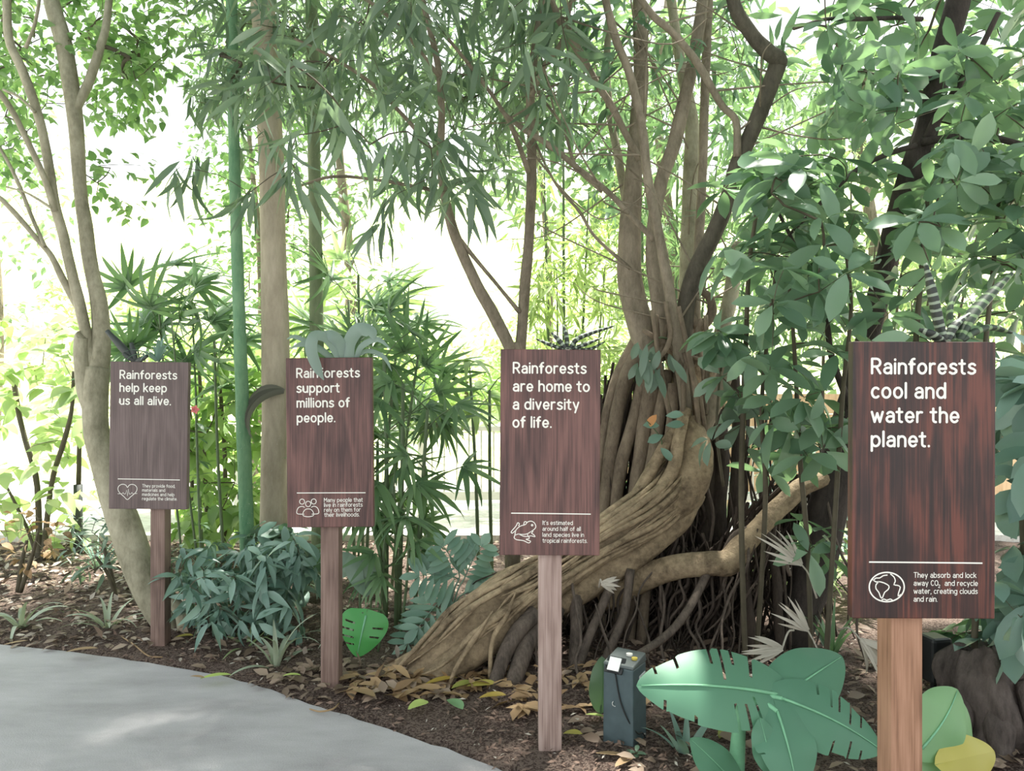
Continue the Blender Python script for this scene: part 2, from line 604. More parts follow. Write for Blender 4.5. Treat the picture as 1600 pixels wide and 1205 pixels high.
# ================================================================== materials used
M = dict(
    path=None,
    soil=groundmat('mulch soil', [srgb(40, 32, 30), srgb(72, 58, 53), srgb(92, 77, 70), srgb(122, 106, 97)], 150, 1.0),
    chip=barkmat('wood chip', srgb(74, 58, 52), srgb(150, 126, 112), 14, (1, 1, 1), .3),
    litter=leafmat('dry leaf', srgb(88, 72, 60), srgb(168, 148, 130), .6, .1, (1, 1, 1), .3, 0),
    plaza=groundmat('pale paving', [srgb(196, 190, 182), srgb(214, 208, 200), srgb(226, 222, 214)], 25, .3),
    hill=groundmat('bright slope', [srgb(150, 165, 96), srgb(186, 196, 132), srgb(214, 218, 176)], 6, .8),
    pale_bark=barkmat('pale bark', srgb(116, 112, 92), srgb(178, 172, 150), 7, (1, 1, .5), .35),
    palm_bark=barkmat('spiny pale bark', srgb(150, 138, 120), srgb(196, 184, 164), 5, (1, 1, .3), .2),
    green_bark=barkmat('green spined bark', srgb(84, 128, 96), srgb(130, 164, 128), 8, (1, 1, .3), .3),
    greygreen_bark=barkmat('grey green spined bark', srgb(106, 120, 92), srgb(140, 150, 120), 8, (1, 1, .3), .3),
    spine=plainmat('pale spine', srgb(214, 218, 200), .6),
    grey_bark=barkmat('grey brown bark', srgb(98, 90, 76), srgb(160, 148, 130), 9, (1, 1, .4), .4),
    dark_grey=barkmat('dark grey bark', srgb(58, 54, 48), srgb(104, 98, 86), 9, (1, 1, .4), .4),
    fig_bark=barkmat('fig bark', srgb(84, 73, 62), srgb(146, 131, 112), 8, (1, 1, .45), .5),
    fig_root=barkmat('fig buttress bark', srgb(66, 54, 42), srgb(184, 164, 134), 5, (1, 1, 1), 1.0),
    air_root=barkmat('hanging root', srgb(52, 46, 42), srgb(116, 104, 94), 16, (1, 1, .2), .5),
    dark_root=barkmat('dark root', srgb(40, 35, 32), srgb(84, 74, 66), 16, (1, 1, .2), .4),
    dark_bark=barkmat('dark bark', srgb(44, 40, 38), srgb(78, 70, 66), 10, (1, 1, .4), .6),
    twig=plainmat('brown twig', srgb(84, 78, 62), .8),
    cane=plainmat('green cane', srgb(92, 110, 78), .6),
    L_shade=leafmat('shade leaf', srgb(66, 108, 74), srgb(112, 152, 112)),
    L_bamboo=leafmat('narrow leaf', srgb(78, 110, 88), srgb(134, 160, 134)),
    L_right=leafmat('whorled leaf', srgb(66, 110, 82), srgb(128, 166, 132), .34),
    L_teal=leafmat('blue green leaf', srgb(72, 118, 104), srgb(134, 172, 156), .34, .15),
    L_sun=leafmat('sunlit leaf', srgb(104, 146, 74), srgb(164, 192, 112), .45, .45),
    L_far=leafmat('far leaf', srgb(84, 120, 84), srgb(136, 168, 120), .5, .35),
    L_lime=leafmat('lime leaf', srgb(140, 172, 104), srgb(190, 208, 146), .45, .45, (1.4, 1.5, .95)),
    L_canopy=leafmat('canopy leaf', srgb(70, 108, 78), srgb(116, 150, 114), .45, .08),
    litter_grey=leafmat('weathered leaf', srgb(130, 118, 106), srgb(196, 186, 174), .7, .05, (1, 1, 1), .3, 0),
    L_bam=leafmat('bamboo leaf', srgb(122, 152, 78), srgb(168, 190, 118), .45, .4, (1.5, 1.6, .9)),
    L_rhapis=leafmat('fan palm leaf', srgb(62, 106, 60), srgb(110, 150, 92), .36, .3),
    L_left=leafmat('small oval leaf', srgb(80, 124, 70), srgb(132, 170, 104), .45, .45),
    L_banana=leafmat('banana leaf', srgb(64, 132, 98), srgb(78, 148, 112), .52, .2, (1.2, 1.5, .9)),
    L_rib=plainmat('pale rib', srgb(120, 178, 140), .5),
    L_mon=leafmat('bright split leaf', srgb(80, 158, 88), srgb(94, 170, 100), .4, .25, soft=0),
    L_arum=leafmat('grey green leaf', srgb(96, 126, 106), srgb(120, 148, 126), .4, .15),
    L_philo=leafmat('lobed leaf', srgb(86, 132, 112), srgb(128, 168, 148), .38, .15),
    L_var=leafmat('striped leaf', srgb(128, 146, 118), srgb(176, 188, 162), .45, .15),
    L_brom=leafmat('silvery strap leaf', srgb(104, 132, 122), srgb(134, 158, 148), .5, .15),
    L_darkbrom=leafmat('dark strap leaf', srgb(44, 50, 48), srgb(74, 82, 78), .5, .05),
    L_yellow=leafmat('yellow leaf', srgb(170, 160, 74), srgb(194, 184, 98), .5, .2, None, .45, 0),
    L_ygreen=leafmat('yellow green leaf', srgb(176, 196, 106), srgb(190, 208, 124), .5, .2, soft=0),
    L_ochre=leafmat('ochre leaf', srgb(164, 140, 58), srgb(186, 162, 78), .5, .15, soft=0),
    L_olive=leafmat('olive leaf', srgb(140, 144, 70), srgb(158, 162, 86), .5, .15, soft=0),
    L_tan=leafmat('tan leaf', srgb(126, 100, 74), srgb(180, 152, 116), .6, .1, None, .3, 0),
    L_bigg=leafmat('pale green broad leaf', srgb(112, 170, 104), srgb(128, 184, 118), .42, .3),
    L_orange=leafmat('orange leaf', srgb(190, 132, 84), srgb(210, 150, 96), .5, .2, soft=0),
    dry=leafmat('dry frond', srgb(176, 164, 146), srgb(214, 204, 188), .7, .15, (1, 1, 1)),
    band=bandmat('banded strap', srgb(40, 46, 42), srgb(136, 150, 132), 270),
    band2=bandmat('spotted strap', srgb(52, 66, 52), srgb(120, 146, 104), 200, .5, 4.0),
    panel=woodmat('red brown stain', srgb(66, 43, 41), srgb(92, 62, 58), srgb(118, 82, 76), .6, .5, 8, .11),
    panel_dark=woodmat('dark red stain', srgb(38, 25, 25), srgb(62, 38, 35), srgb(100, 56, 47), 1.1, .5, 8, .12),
    panel_veiled=woodmat('flare-greyed brown stain', srgb(80, 66, 64), srgb(96, 80, 78), srgb(112, 96, 94), .6, .5, 8, .08),  # flare veil over the heart sign put into a greyer stain
    post_red=woodmat('reddish post', srgb(96, 76, 68), srgb(120, 97, 88), srgb(140, 117, 107), .8, .65, 8, .1),
    post_pink=woodmat('grey pink post', srgb(134, 112, 104), srgb(160, 138, 130), srgb(178, 158, 150), .8, .7, 8, .1),
    post_orange=woodmat('orange brown post', srgb(124, 90, 70), srgb(152, 114, 90), srgb(172, 132, 108), .8, .6, 8, .1),
    white=plainmat('white routed paint', srgb(232, 230, 222), .6, .03),
    rail=plainmat('white painted steel', srgb(226, 222, 214), .5, .04),
    timber=woodmat('pale timber', srgb(190, 154, 118), srgb(214, 180, 142), srgb(226, 196, 160), .6, .7, 8, .1),
    slate=plainmat('slate plastic', srgb(72, 88, 92), .55, .18, 14),
    slate_top=plainmat('slate cap', srgb(82, 90, 90), .5, .1),
    plate=plainmat('pale label', srgb(206, 210, 208), .3, .03),
    black=plainmat('black metal', srgb(30, 33, 34), .5, .1),
    yellow_sticker=plainmat('yellow sticker', srgb(200, 180, 80), .5, .05),
    stump=barkmat('weathered stump', srgb(52, 46, 44), srgb(112, 102, 96), 7, (1, 1, .35), .9),
    pink=leafmat('pink petal', srgb(214, 84, 110), srgb(226, 110, 130), .5, .3),
    post_black=plainmat('black post', srgb(62, 66, 66), .6, .1),
)


def concrete():
    m, t, N = nt('concrete path')
    tc = N('ShaderNodeTexCoord')
    a = N('ShaderNodeTexNoise', Scale=1.6, Detail=6.0, Roughness=.6)
    b = N('ShaderNodeTexNoise', Scale=160.0, Detail=4.0)
    mp = N('ShaderNodeMapping')
    mp.inputs['Rotation'].default_value = (0, 0, .6)
    mp.inputs['Scale'].default_value = (1, 2.6, 1)
    t.links.new(tc.outputs['Object'], mp.inputs[0])
    t.links.new(mp.outputs[0], a.inputs['Vector'])
    t.links.new(tc.outputs['Object'], b.inputs['Vector'])
    s = N('ShaderNodeMath', operation='MULTIPLY_ADD')
    t.links.new(b.outputs['Fac'], s.inputs[0])
    s.inputs[1].default_value = .35
    t.links.new(a.outputs['Fac'], s.inputs[2])
    col = ramp(t, s.outputs[0], [(.42, srgb(148, 143, 145)), (.66, srgb(170, 166, 168)), (.9, srgb(188, 184, 186))])
    p = N('ShaderNodeBsdfPrincipled', Roughness=.75)
    t.links.new(col, p.inputs['Base Color'])
    bp = N('ShaderNodeBump', Strength=.25, Distance=.004)
    t.links.new(b.outputs['Fac'], bp.inputs['Height'])
    t.links.new(bp.outputs[0], p.inputs['Normal'])
    o = N('ShaderNodeOutputMaterial')
    t.links.new(p.outputs[0], o.inputs[0])
    return m


M['path'] = concrete()

# ================================================================== the setting
edge = catmull([(-9, 5.2, 0), (-5, 4.72, 0), (-2.87, 4.29, 0), (-2.2, 4.1, 0), (-1.63, 3.9, 0), (-1.2, 3.68, 0), (-.86, 3.44, 0), (-.45, 3.18, 0), (-.07, 2.9, 0),
                (.4, 2.45, 0), (.75, 1.9, 0), (.95, 1.2, 0), (1.05, .3, 0), (1.05, -3, 0)], 6)[:, :2]


def edge_y(x):
    o = np.argsort(edge[:, 0])
    return np.interp(x, edge[o, 0], edge[o, 1])


def bed_z(x, y):
    e = np.clip((y - edge_y(x)) / .5, 0, 1) * np.where(x < 1.05, 1, 1)
    inside = (x < 1.05) & (y < edge_y(x))
    z = .008 + .03 * e + .012 * np.sin(3.1 * x + 1.7 * y) * e + .009 * np.sin(7.3 * x - 5.1 * y) * e + .006 * np.sin(17 * x + 13 * y) * e
    return np.where(inside, -.045, z)


def grid(x0, x1, y0, y1, nx, ny, fz):
    X, Y = np.meshgrid(np.linspace(x0, x1, nx), np.linspace(y0, y1, ny))
    V = np.column_stack([X.ravel(), Y.ravel(), fz(X, Y).ravel()])
    i = np.arange(ny - 1)[:, None] * nx
    j = np.arange(nx - 1)[None, :]
    Q = np.stack([i + j, i + j + 1, i + nx + j + 1, i + nx + j], axis=-1).reshape(-1, 4)
    return V, Q


mb = MB()
mb.add(*grid(-9, 9, -3, 7.0, 300, 170, bed_z))
tag(mb.build('ground', M['soil']), None, None, None, 'structure')
mb = MB()
mb.add(*grid(-30, 30, 7.0, 11.5, 60, 12, lambda x, y: .03 + 0 * x))
mb.add(*grid(-30, -9, -3, 7.0, 10, 10, lambda x, y: .02 + 0 * x))
mb.add(*grid(9, 30, -3, 7.0, 10, 10, lambda x, y: .02 + 0 * x))
tag(mb.build('floor_plaza', M['plaza']), None, None, None, 'structure')
mb = MB()
mb.add(*grid(-45, 45, 11.5, 60, 120, 80, lambda x, y: .03 + .36 * (y - 11.5) + .35 * np.sin(.8 * x + .5 * y) * np.clip((y - 11.5) / 4, 0, 1) + .2 * np.sin(2.1 * x - 1.7 * y) * np.clip((y - 11.5) / 4, 0, 1)))
tag(mb.build('hill', M['hill']), None, None, None, 'structure')
# the path: a slab whose far side follows the kerbless edge
mb = MB()
rim = np.vstack([edge, [[-9, -3]]])
n = len(rim)
wob = np.zeros((n, 2))
wob[1:-2] = rng.normal(0, .006, (n - 3, 2))
rim = rim + wob
top = np.column_stack([rim, np.full(n, .012)])
bot = np.column_stack([rim, np.full(n, -.12)])
mb.add(np.vstack([top, bot]), [tuple(range(n))[::-1]] + [(i, (i + 1) % n, n + (i + 1) % n, n + i) for i in range(n)])
tag(mb.build('path', M['path'], smooth=False), None, None, None, 'structure')


# ================================================================== signs
def _arc(cx, cy, rx, ry, a0, a1, n=9):
    a = np.radians(np.linspace(a0, a1, n))
    return [(cx + rx * math.cos(x), cy + ry * math.sin(x)) for x in a]


def _glyphs():
    """single-stroke rounded letters: centre lines, cap height 1, and each letter's width"""
    B, X, A, D = .07, .655, .93, -.2
    my, ry = (B + X) / 2, (X - B) / 2
    o = _arc(.225, my, .225, ry, 90, 450, 21)
    arch = lambda x: [(x, .42)] + _arc(x + .2, .45, .2, X - .45, 180, 0) + [(x + .4, B)]
    g = {
        'R': ([[(0, B), (0, A)], [(0, A), (.24, A)] + _arc(.24, .7, .23, .23, 90, -90)[1:] + [(0, .47)], [(.23, .47), (.47, B)]], .47),
        'a': ([_arc(.22, .46, .19, X - .46, 150, 0) + [(.41, B)], [(.41, .4), (.2, .4)] + _arc(.2, .235, .19, .165, 90, 270)[1:] + [(.3, .09), (.41, .2)]], .41),
        'i': ([[(0, B), (0, X)], [(0, .87), (0, .89)]], 0), 'l': ([[(0, B), (0, A)]], 0), 'I': ([[(0, B), (0, A)]], 0),
        'n': ([[(0, B), (0, X)], arch(0)], .4), 'h': ([[(0, B), (0, A)], arch(0)], .4),
        'm': ([[(0, B), (0, X)], [(0, .45)] + _arc(.165, .47, .165, X - .47, 180, 0) + [(.33, B)], [(.33, .45)] + _arc(.495, .47, .165, X - .47, 180, 0) + [(.66, B)]], .66),
        'f': ([[(.1, B), (.1, .78)] + _arc(.25, .78, .15, .15, 180, 85), [(-.03, .62), (.27, .62)]], .27),
        'o': ([o], .45), 'r': ([[(0, B), (0, X)], [(0, .4)] + _arc(.2, .43, .2, X - .43, 180, 70)], .27),
        'e': ([[(.01, my - .01), (.43, my - .01)], _arc(.22, my, .215, ry, -2, 318, 19)], .43),
        's': ([[(.36, .58), (.28, .645), (.17, .655), (.05, .59), (.03, .5), (.1, .41), (.28, .34), (.37, .26), (.36, .16), (.25, .08), (.13, .07), (.0, .14)]], .37),
        't': ([[(.1, .86), (.1, .22)] + _arc(.24, .21, .14, .14, 180, 275), [(-.05, X), (.26, X)]], .26),
        'p': ([[(0, D), (0, X)], o], .45), 'b': ([[(0, B), (0, A)], o], .45), 'd': ([[(.45, B), (.45, A)], o], .45),
        'g': ([o, [(.45, X), (.45, -.05)] + _arc(.25, -.03, .2, .17, 0, -140)], .45),
        'k': ([[(0, B), (0, A)], [(.36, X), (0, .28)], [(.13, .42), (.4, B)]], .38),
        'u': ([[(.4, X), (.4, B)], [(0, X), (0, .28)] + _arc(.2, .28, .2, .21, 180, 360) + [(.4, .3)]], .4),
        'v': ([[(0, X), (.2, B), (.4, X)]], .4), 'w': ([[(0, X), (.16, B), (.31, .58), (.46, B), (.62, X)]], .62),
        'y': ([[(0, X), (.21, .12)], [(.42, X), (.15, D)]], .42),
        'c': ([_arc(.22, my, .215, ry, 48, 312, 17)], .38),
        'T': ([[(0, A), (.5, A)], [(.25, A), (.25, B)]], .5), 'M': ([[(0, B), (0, A), (.29, .42), (.58, A), (.58, B)]], .58),
        'C': ([_arc(.26, .5, .26, .43, 48, 312, 17)], .46), 'O': ([_arc(.27, .5, .27, .43, 90, 450, 23)], .54),
        '2': ([_arc(.22, .7, .21, .23, 160, -30) + [(.0, B), (.44, B)]], .44),
        '.': ([[(0, .075), (0, .085)]], 0), ',': ([[(.02, .1), (-.04, -.07)]], 0), "'": ([[(0, .93), (-.01, .74)]], 0),
    }
    return g


GLYPH = _glyphs()


def text_mesh(body, size, bold, spacing=1.0):
    """flat raised lettering: every stroke a ribbon with rounded ends; returns vertices and faces"""
    lw = .12 + bold
    V, Fs, x, n0 = [], [], 0.0, 0
    for ch in body:
        if ch == ' ':
            x += .33
            continue
        strokes, wd = GLYPH[ch]
        parts = []
        for pl in strokes:                                  # sharp corners start a new stroke
            cur = [pl[0]]
            for k in range(1, len(pl)):
                cur.append(pl[k])
                if k < len(pl) - 1:
                    u = np.subtract(pl[k], pl[k - 1])
                    w_ = np.subtract(pl[k + 1], pl[k])
                    if np.dot(u, w_) < .6 * np.linalg.norm(u) * np.linalg.norm(w_):
                        parts.append(cur)
                        cur = [pl[k]]
            parts.append(cur)
        for pl in parts:
            p = np.asarray(pl, float)
            q = [p[0]]
            for a, b_ in zip(p[:-1], p[1:]):
                q.append(b_)
            q = np.array(q)
            if np.linalg.norm(q[-1] - q[0]) < 1e-6 and len(q) > 3:
                closed = True
            else:
                closed = False
            seg = np.diff(q, axis=0)
            seg /= np.linalg.norm(seg, axis=1, keepdims=True) + 1e-9
            tg = np.vstack([seg[:1], (seg[:-1] + seg[1:]), seg[-1:]])
            if closed:
                tg[0] = tg[-1] = seg[0] + seg[-1]
            ln = np.linalg.norm(tg, axis=1, keepdims=True)
            tg /= ln + 1e-9
            mit = np.ones(len(q))
            mit[1:-1] = np.minimum(1.6, 2 / np.maximum(ln[1:-1, 0], .8))
            nr = np.column_stack([-tg[:, 1], tg[:, 0]])
            wv = np.full(len(q), lw / 2) * mit
            if not closed:
                e = [(.5, .25), (.38, .66), (.2, .92)]
                q = np.vstack([[q[0] - tg[0] * lw * d for d, _ in e], q, [q[-1] + tg[-1] * lw * d for d, _ in e[::-1]]])
                nr = np.vstack([np.repeat(nr[:1], 3, 0), nr, np.repeat(nr[-1:], 3, 0)])
                wv = np.concatenate([[lw / 2 * f for _, f in e], wv, [lw / 2 * f for _, f in e[::-1]]])
            m = len(q)
            a, b_ = q + nr * wv[:, None], q - nr * wv[:, None]
            z = .001 + .002 * rng.random()
            V.append(np.column_stack([np.vstack([a, b_]) + (x, 0), np.full(2 * m, z)]))
            Fs += [(n0 + i, n0 + m + i, n0 + m + i + 1, n0 + i + 1) for i in range(m - 1)]
            n0 += 2 * m
        x += wd + .21 * spacing
    return np.vstack(V) * size, Fs


def stroke(mb, pts, w, closed=False, k=4):
    """a flat routed line on the panel: points (u, v) in metres, width w"""
    p = np.asarray(pts, float)
    if k > 1 and len(p) > 2:
        if closed:
            p = np.vstack([p[-1:], p, p[:2]])
            q = catmull(np.column_stack([p, np.zeros(len(p))]), k)[:, :2]
            q = q[k:-k]
        else:
            q = catmull(np.column_stack([p, np.zeros(len(p))]), k)[:, :2]
    else:
        q = np.vstack([p, p[:1]]) if closed else p
    tg = np.gradient(q, axis=0)
    tg /= np.linalg.norm(tg, axis=1, keepdims=True) + 1e-9
    nrm = np.column_stack([-tg[:, 1], tg[:, 0]]) * w / 2
    n = len(q)
    V = np.zeros((n * 2, 3))
    V[:n, :2] = q + nrm
    V[n:, :2] = q - nrm
    V[:, 2] = .0007
    mb.add(V, [(i, n + i, n + i + 1, i + 1) for i in range(n - 1)])


def circle(c, r, n=20, a0=0, a1=2 * PI):
    a = np.linspace(a0, a1, n, endpoint=abs(a1 - a0) < 6.28)
    return [(c[0] + r * math.cos(x), c[1] + r * math.sin(x)) for x in a]


def icon_heart(mb, S):
    pts = [(.5, .2), (.42, .06), (.27, 0), (.12, .05), (.02, .2), (.03, .4), (.14, .58), (.33, .78), (.5, .96), (.67, .78), (.86, .58), (.97, .4), (.98, .2), (.88, .05), (.73, 0), (.58, .06)]
    stroke(mb, [S(*p) for p in pts], S.w, True)
    stroke(mb, [S(*p) for p in [(0, .6), (.22, .6), (.28, .52), (.34, .62), (.4, .6), (.45, .36), (.5, .74), (.55, .28), (.6, .62), (.68, .6), (.73, .5), (.78, .6), (1, .56)]], S.w * .8, False, 1)


def icon_people(mb, S):
    for cx, cy, s in ((.24, .14, 1), (.78, .14, 1), (.52, .27, 1.05)):
        stroke(mb, [S(cx + .115 * s * math.cos(a), cy + .14 * s * math.sin(a)) for a in np.linspace(0, 2 * PI, 14, endpoint=False)], S.w, True)
    stroke(mb, [S(*p) for p in [(.34, .83), (.02, .8), (0, .62), (.08, .46), (.24, .4), (.36, .46)]], S.w)
    stroke(mb, [S(*p) for p in [(.68, .83), (.98, .8), (1, .62), (.92, .46), (.78, .4), (.66, .46)]], S.w)
    stroke(mb, [S(*p) for p in [(.28, .9), (.3, .7), (.4, .57), (.52, .54), (.64, .57), (.74, .7), (.76, .9), (.52, .97)]], S.w, True)


def icon_frog(mb, S):
    stroke(mb, [S(*p) for p in [(.15, .66), (.2, .42), (.36, .25), (.56, .18), (.66, .06), (.8, .02), (.93, .1), (.99, .26), (.93, .38), (.78, .5), (.62, .6), (.44, .62), (.3, .6), (.15, .66)]], S.w, False, 3)
    stroke(mb, [S(*p) for p in [(.3, .6), (.5, .7), (.7, .72), (.72, .8), (.6, .84), (.78, .92), (.7, 1), (.5, .9), (.24, .86), (.13, .78), (.15, .66)]], S.w)
    stroke(mb, [S(*p) for p in [(.2, .42), (.06, .56), (.01, .5), (.2, .24), (.26, .1), (.33, .14), (.3, .24)]], S.w)
    stroke(mb, [S(*p) for p in [(.5, .2), (.53, .06), (.6, .05), (.62, .1)]], S.w)
    stroke(mb, [S(*p) for p in [(.66, .58), (.68, .7), (.8, .68), (.96, .72), (.9, .62), (.82, .56), (.88, .48), (.8, .48)]], S.w)
    stroke(mb, [S(.84 + .03 * math.cos(a), .2 + .035 * math.sin(a)) for a in np.linspace(0, 2 * PI, 8, endpoint=False)], S.w, True)


def icon_globe(mb, S):
    stroke(mb, [S(.5 + .49 * math.cos(a), .5 + .49 * math.sin(a)) for a in np.linspace(0, 2 * PI, 28, endpoint=False)], S.w * 1.25, True)
    stroke(mb, [S(*p) for p in [(.1, .25), (.2, .33), (.28, .32), (.42, .36), (.56, .46), (.54, .58), (.44, .68), (.38, .86), (.33, .84), (.28, .68), (.2, .56), (.2, .42), (.28, .32)]], S.w, False, 2)
    stroke(mb, [S(*p) for p in [(.12, .28), (.2, .2), (.3, .2), (.4, .12), (.52, .1)]], S.w, False, 2)
    stroke(mb, [S(*p) for p in [(.6, .06), (.7, .16), (.74, .3), (.7, .42), (.8, .44), (.88, .5), (.84, .66), (.82, .8), (.9, .74)]], S.w, False, 2)
    stroke(mb, [S(*p) for p in [(.34, .96), (.42, .9), (.5, .94), (.6, .9), (.66, .94)]], S.w, False, 2)


class Sc:
    def __init__(self, x, y, w, h, lw):
        self.b = (x, y, w, h)
        self.w = lw

    def __call__(self, u, v):
        x, y, w, h = self.b
        return (x + u * w, y - v * h)


def sign(label, px, y, wpx, ytop, ybot, post_px, post_w, roll, pm, qm, head, cap, icon, bump_left=0.0):
    """px: where the panel's middle is seen, at depth y"""
    s = y / F
    W, ztop, zbot = wpx * s, CZ - (ytop - 602.5) * s, CZ - (ybot - 602.5) * s
    H = ztop - zbot
    X = (px - 800) * s
    PT = .036
    root = thing('interpretive_sign', label, 'sign', (X, y, 0))
    # everything is made around the panel's front centre and then rolled a touch
    cr, sr = math.cos(roll), math.sin(roll)
    zc = (ztop + zbot) / 2

    def place(V, dy=0.0):
        V = np.asarray(V, float)
        x, z = V[:, 0], V[:, 1]
        return np.column_stack([X + x * cr - z * sr, y - V[:, 2] + dy, zc + x * sr + z * cr])

    mbp = MB()
    V = np.array([[a * W / 2, b * H / 2, c * PT] for a in (-1, 1) for b in (-1, 1) for c in (0, -1)])
    mbp.add(place(V), [(0, 4, 6, 2), (1, 3, 7, 5), (0, 1, 5, 4), (2, 6, 7, 3), (0, 2, 3, 1), (4, 5, 7, 6)])
    bevel(mbp.build('panel', pm, root, smooth=False), .003)
    mbq = MB()
    box(mbq, (X + post_px * s, y + PT + .002 + post_w / 2, (zbot + .35) / 2 - .06), (post_w, post_w, zbot + .35 + .12))
    bevel(mbq.build('post', qm, root, smooth=False), .004)
    # lettering
    left, h1 = -W / 2 + .122 * W, .0265 * H / .4
    mbh = MB()
    V0, _ = text_mesh('Rainforests', 1.0, .02, 1.06)
    k = .738 * W / (V0[:, 0].max() - V0[:, 0].min())
    x0 = V0[:, 0].min()
    for i, line in enumerate(head):
        V, Fs = text_mesh(line, 1.0, .02, 1.06)
        base = H / 2 - (.119 + .0876 * i) * H
        V2 = np.column_stack([(V[:, 0] - x0) * k + left, V[:, 1] * k * .97 + base, V[:, 2] * .25 + .0007])
        mbh.add(place(V2), Fs)
    mbh.build('heading', M['white'], root, smooth=False)
    mbl = MB()
    m2 = MB()
    stroke(m2, [(-W / 2 + .115 * W, H / 2 - .796 * H), (0, H / 2 - .797 * H), (W / 2 - .09 * W, H / 2 - .7985 * H)], .0042, False, 1)
    mbl.add(place(np.concatenate(m2.v)), np.concatenate(m2.f))
    mbl.build('divider_line', M['white'], root, smooth=False)
    m3 = MB()
    icon(m3, Sc(-W / 2 + .115 * W, H / 2 - .832 * H, .25 * W, .108 * H, .0032))
    mi = MB()
    mi.add(place(np.concatenate(m3.v)), np.concatenate(m3.f))
    mi.build('icon', M['white'], root, smooth=False)
    mc = MB()
    rows = [text_mesh(c_, 1.0, -.012, .9) for c_ in cap]
    wmax = max(V[:, 0].max() - V[:, 0].min() for V, _ in rows)
    kc = min(.45 * W / wmax, .0272 * H / .74)
    for i, (V, Fs) in enumerate(rows):
        base = H / 2 - (.8525 + .0288 * i) * H
        V2 = np.column_stack([(V[:, 0] - V[:, 0].min()) * kc - W / 2 + .428 * W, V[:, 1] * kc + base, V[:, 2] * .1 + .0007])
        mc.add(place(V2), Fs)
    if icon is icon_globe:                                     # the small subscript 2
        V, Fs = text_mesh('2', 1.0, .01, .9)
        Vc, _ = text_mesh('away CO', 1.0, .01, .9)
        V2 = np.column_stack([V[:, 0] * kc * .6 + Vc[:, 0].max() * kc - W / 2 + .43 * W, V[:, 1] * kc * .6 + H / 2 - (.8525 + .0288 + .007) * H, V[:, 2] * .1 + .0007])
        mc.add(place(V2), Fs)
    mc.build('caption', M['white'], root, smooth=False)
    return root


sign('brown sign reading Rainforests help keep us all alive, with heart icon', 232, 4.17, 122, 565.5, 796, 9, .08, -.012, M['panel_veiled'], M['post_red'],
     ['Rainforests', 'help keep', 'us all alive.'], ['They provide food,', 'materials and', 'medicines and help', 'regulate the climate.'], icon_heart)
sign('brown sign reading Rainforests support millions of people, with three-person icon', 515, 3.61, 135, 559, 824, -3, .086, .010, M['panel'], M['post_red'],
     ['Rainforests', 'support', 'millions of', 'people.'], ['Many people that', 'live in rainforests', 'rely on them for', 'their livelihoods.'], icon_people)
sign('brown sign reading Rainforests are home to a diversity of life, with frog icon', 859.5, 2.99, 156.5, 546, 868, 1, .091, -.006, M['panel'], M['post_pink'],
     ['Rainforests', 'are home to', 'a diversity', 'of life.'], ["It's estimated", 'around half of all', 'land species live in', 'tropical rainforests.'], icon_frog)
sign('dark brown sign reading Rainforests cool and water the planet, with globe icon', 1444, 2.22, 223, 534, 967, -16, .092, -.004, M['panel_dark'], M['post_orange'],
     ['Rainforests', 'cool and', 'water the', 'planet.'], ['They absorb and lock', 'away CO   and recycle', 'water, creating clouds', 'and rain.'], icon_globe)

# ================================================================== trees
def spines(root, base_pts, n, m, size=.006):
    """short spines on a palm trunk, all in one mesh (surface pattern)"""
    mb = MB()
    p = catmull([q[:3] for q in base_pts], 30)
    r = catmull([[q[3], 0, 0] for q in base_pts], 30)[:, 0]
    for _ in range(n):
        i = rng.integers(0, len(p))
        a = rng.random() * 2 * PI
        dr = np.array([math.cos(a), math.sin(a), -.15])
        tube(mb, [p[i] + dr * r[i] * .95, p[i] + dr * (r[i] + size * rng.uniform(1, 2.2))], [size * .22, size * .06], 3, 1, 0, False)
    return tag(mb.build('spines', m, root), None, None, None, 'stuff')


def crown_fronds(root, c, n, L, m, droop=(.7, 1.2), zlo=-.1):
    for i in range(n):
        a = i * 2.399 + rng.random() * .4
        e = rng.uniform(zlo, .9)
        dr = np.array([math.cos(a) * math.cos(e), math.sin(a) * math.cos(e), math.sin(e)])
        t = np.linspace(0, 1, 9)
        g = rng.uniform(*droop)
        pts = c + np.outer(t, dr) * L + np.outer(t ** 2, [0, 0, -1]) * L * g * .5
        mb = MB()
        tube(mb, pts, np.linspace(.012, .003, 9), 5, 2, 0)
        b = Bag(T_FAN)
        tt = np.linspace(.16, 1, 26)
        q = np.column_stack([np.interp(tt, t, pts[:, k]) for k in range(3)])
        side = unit(np.cross(dr, [0, 0, 1]))
        for s in (-1, 1):
            b.add(q, s * side + dr * .55 + np.array([0, 0, -.25]), np.array([0, 0, 1.0]) + dr * .2, .36 * np.sin(PI * np.clip(tt, .12, .93)) + .06, .028)
        b.mesh(mb)
        mb.build('frond', m, root)


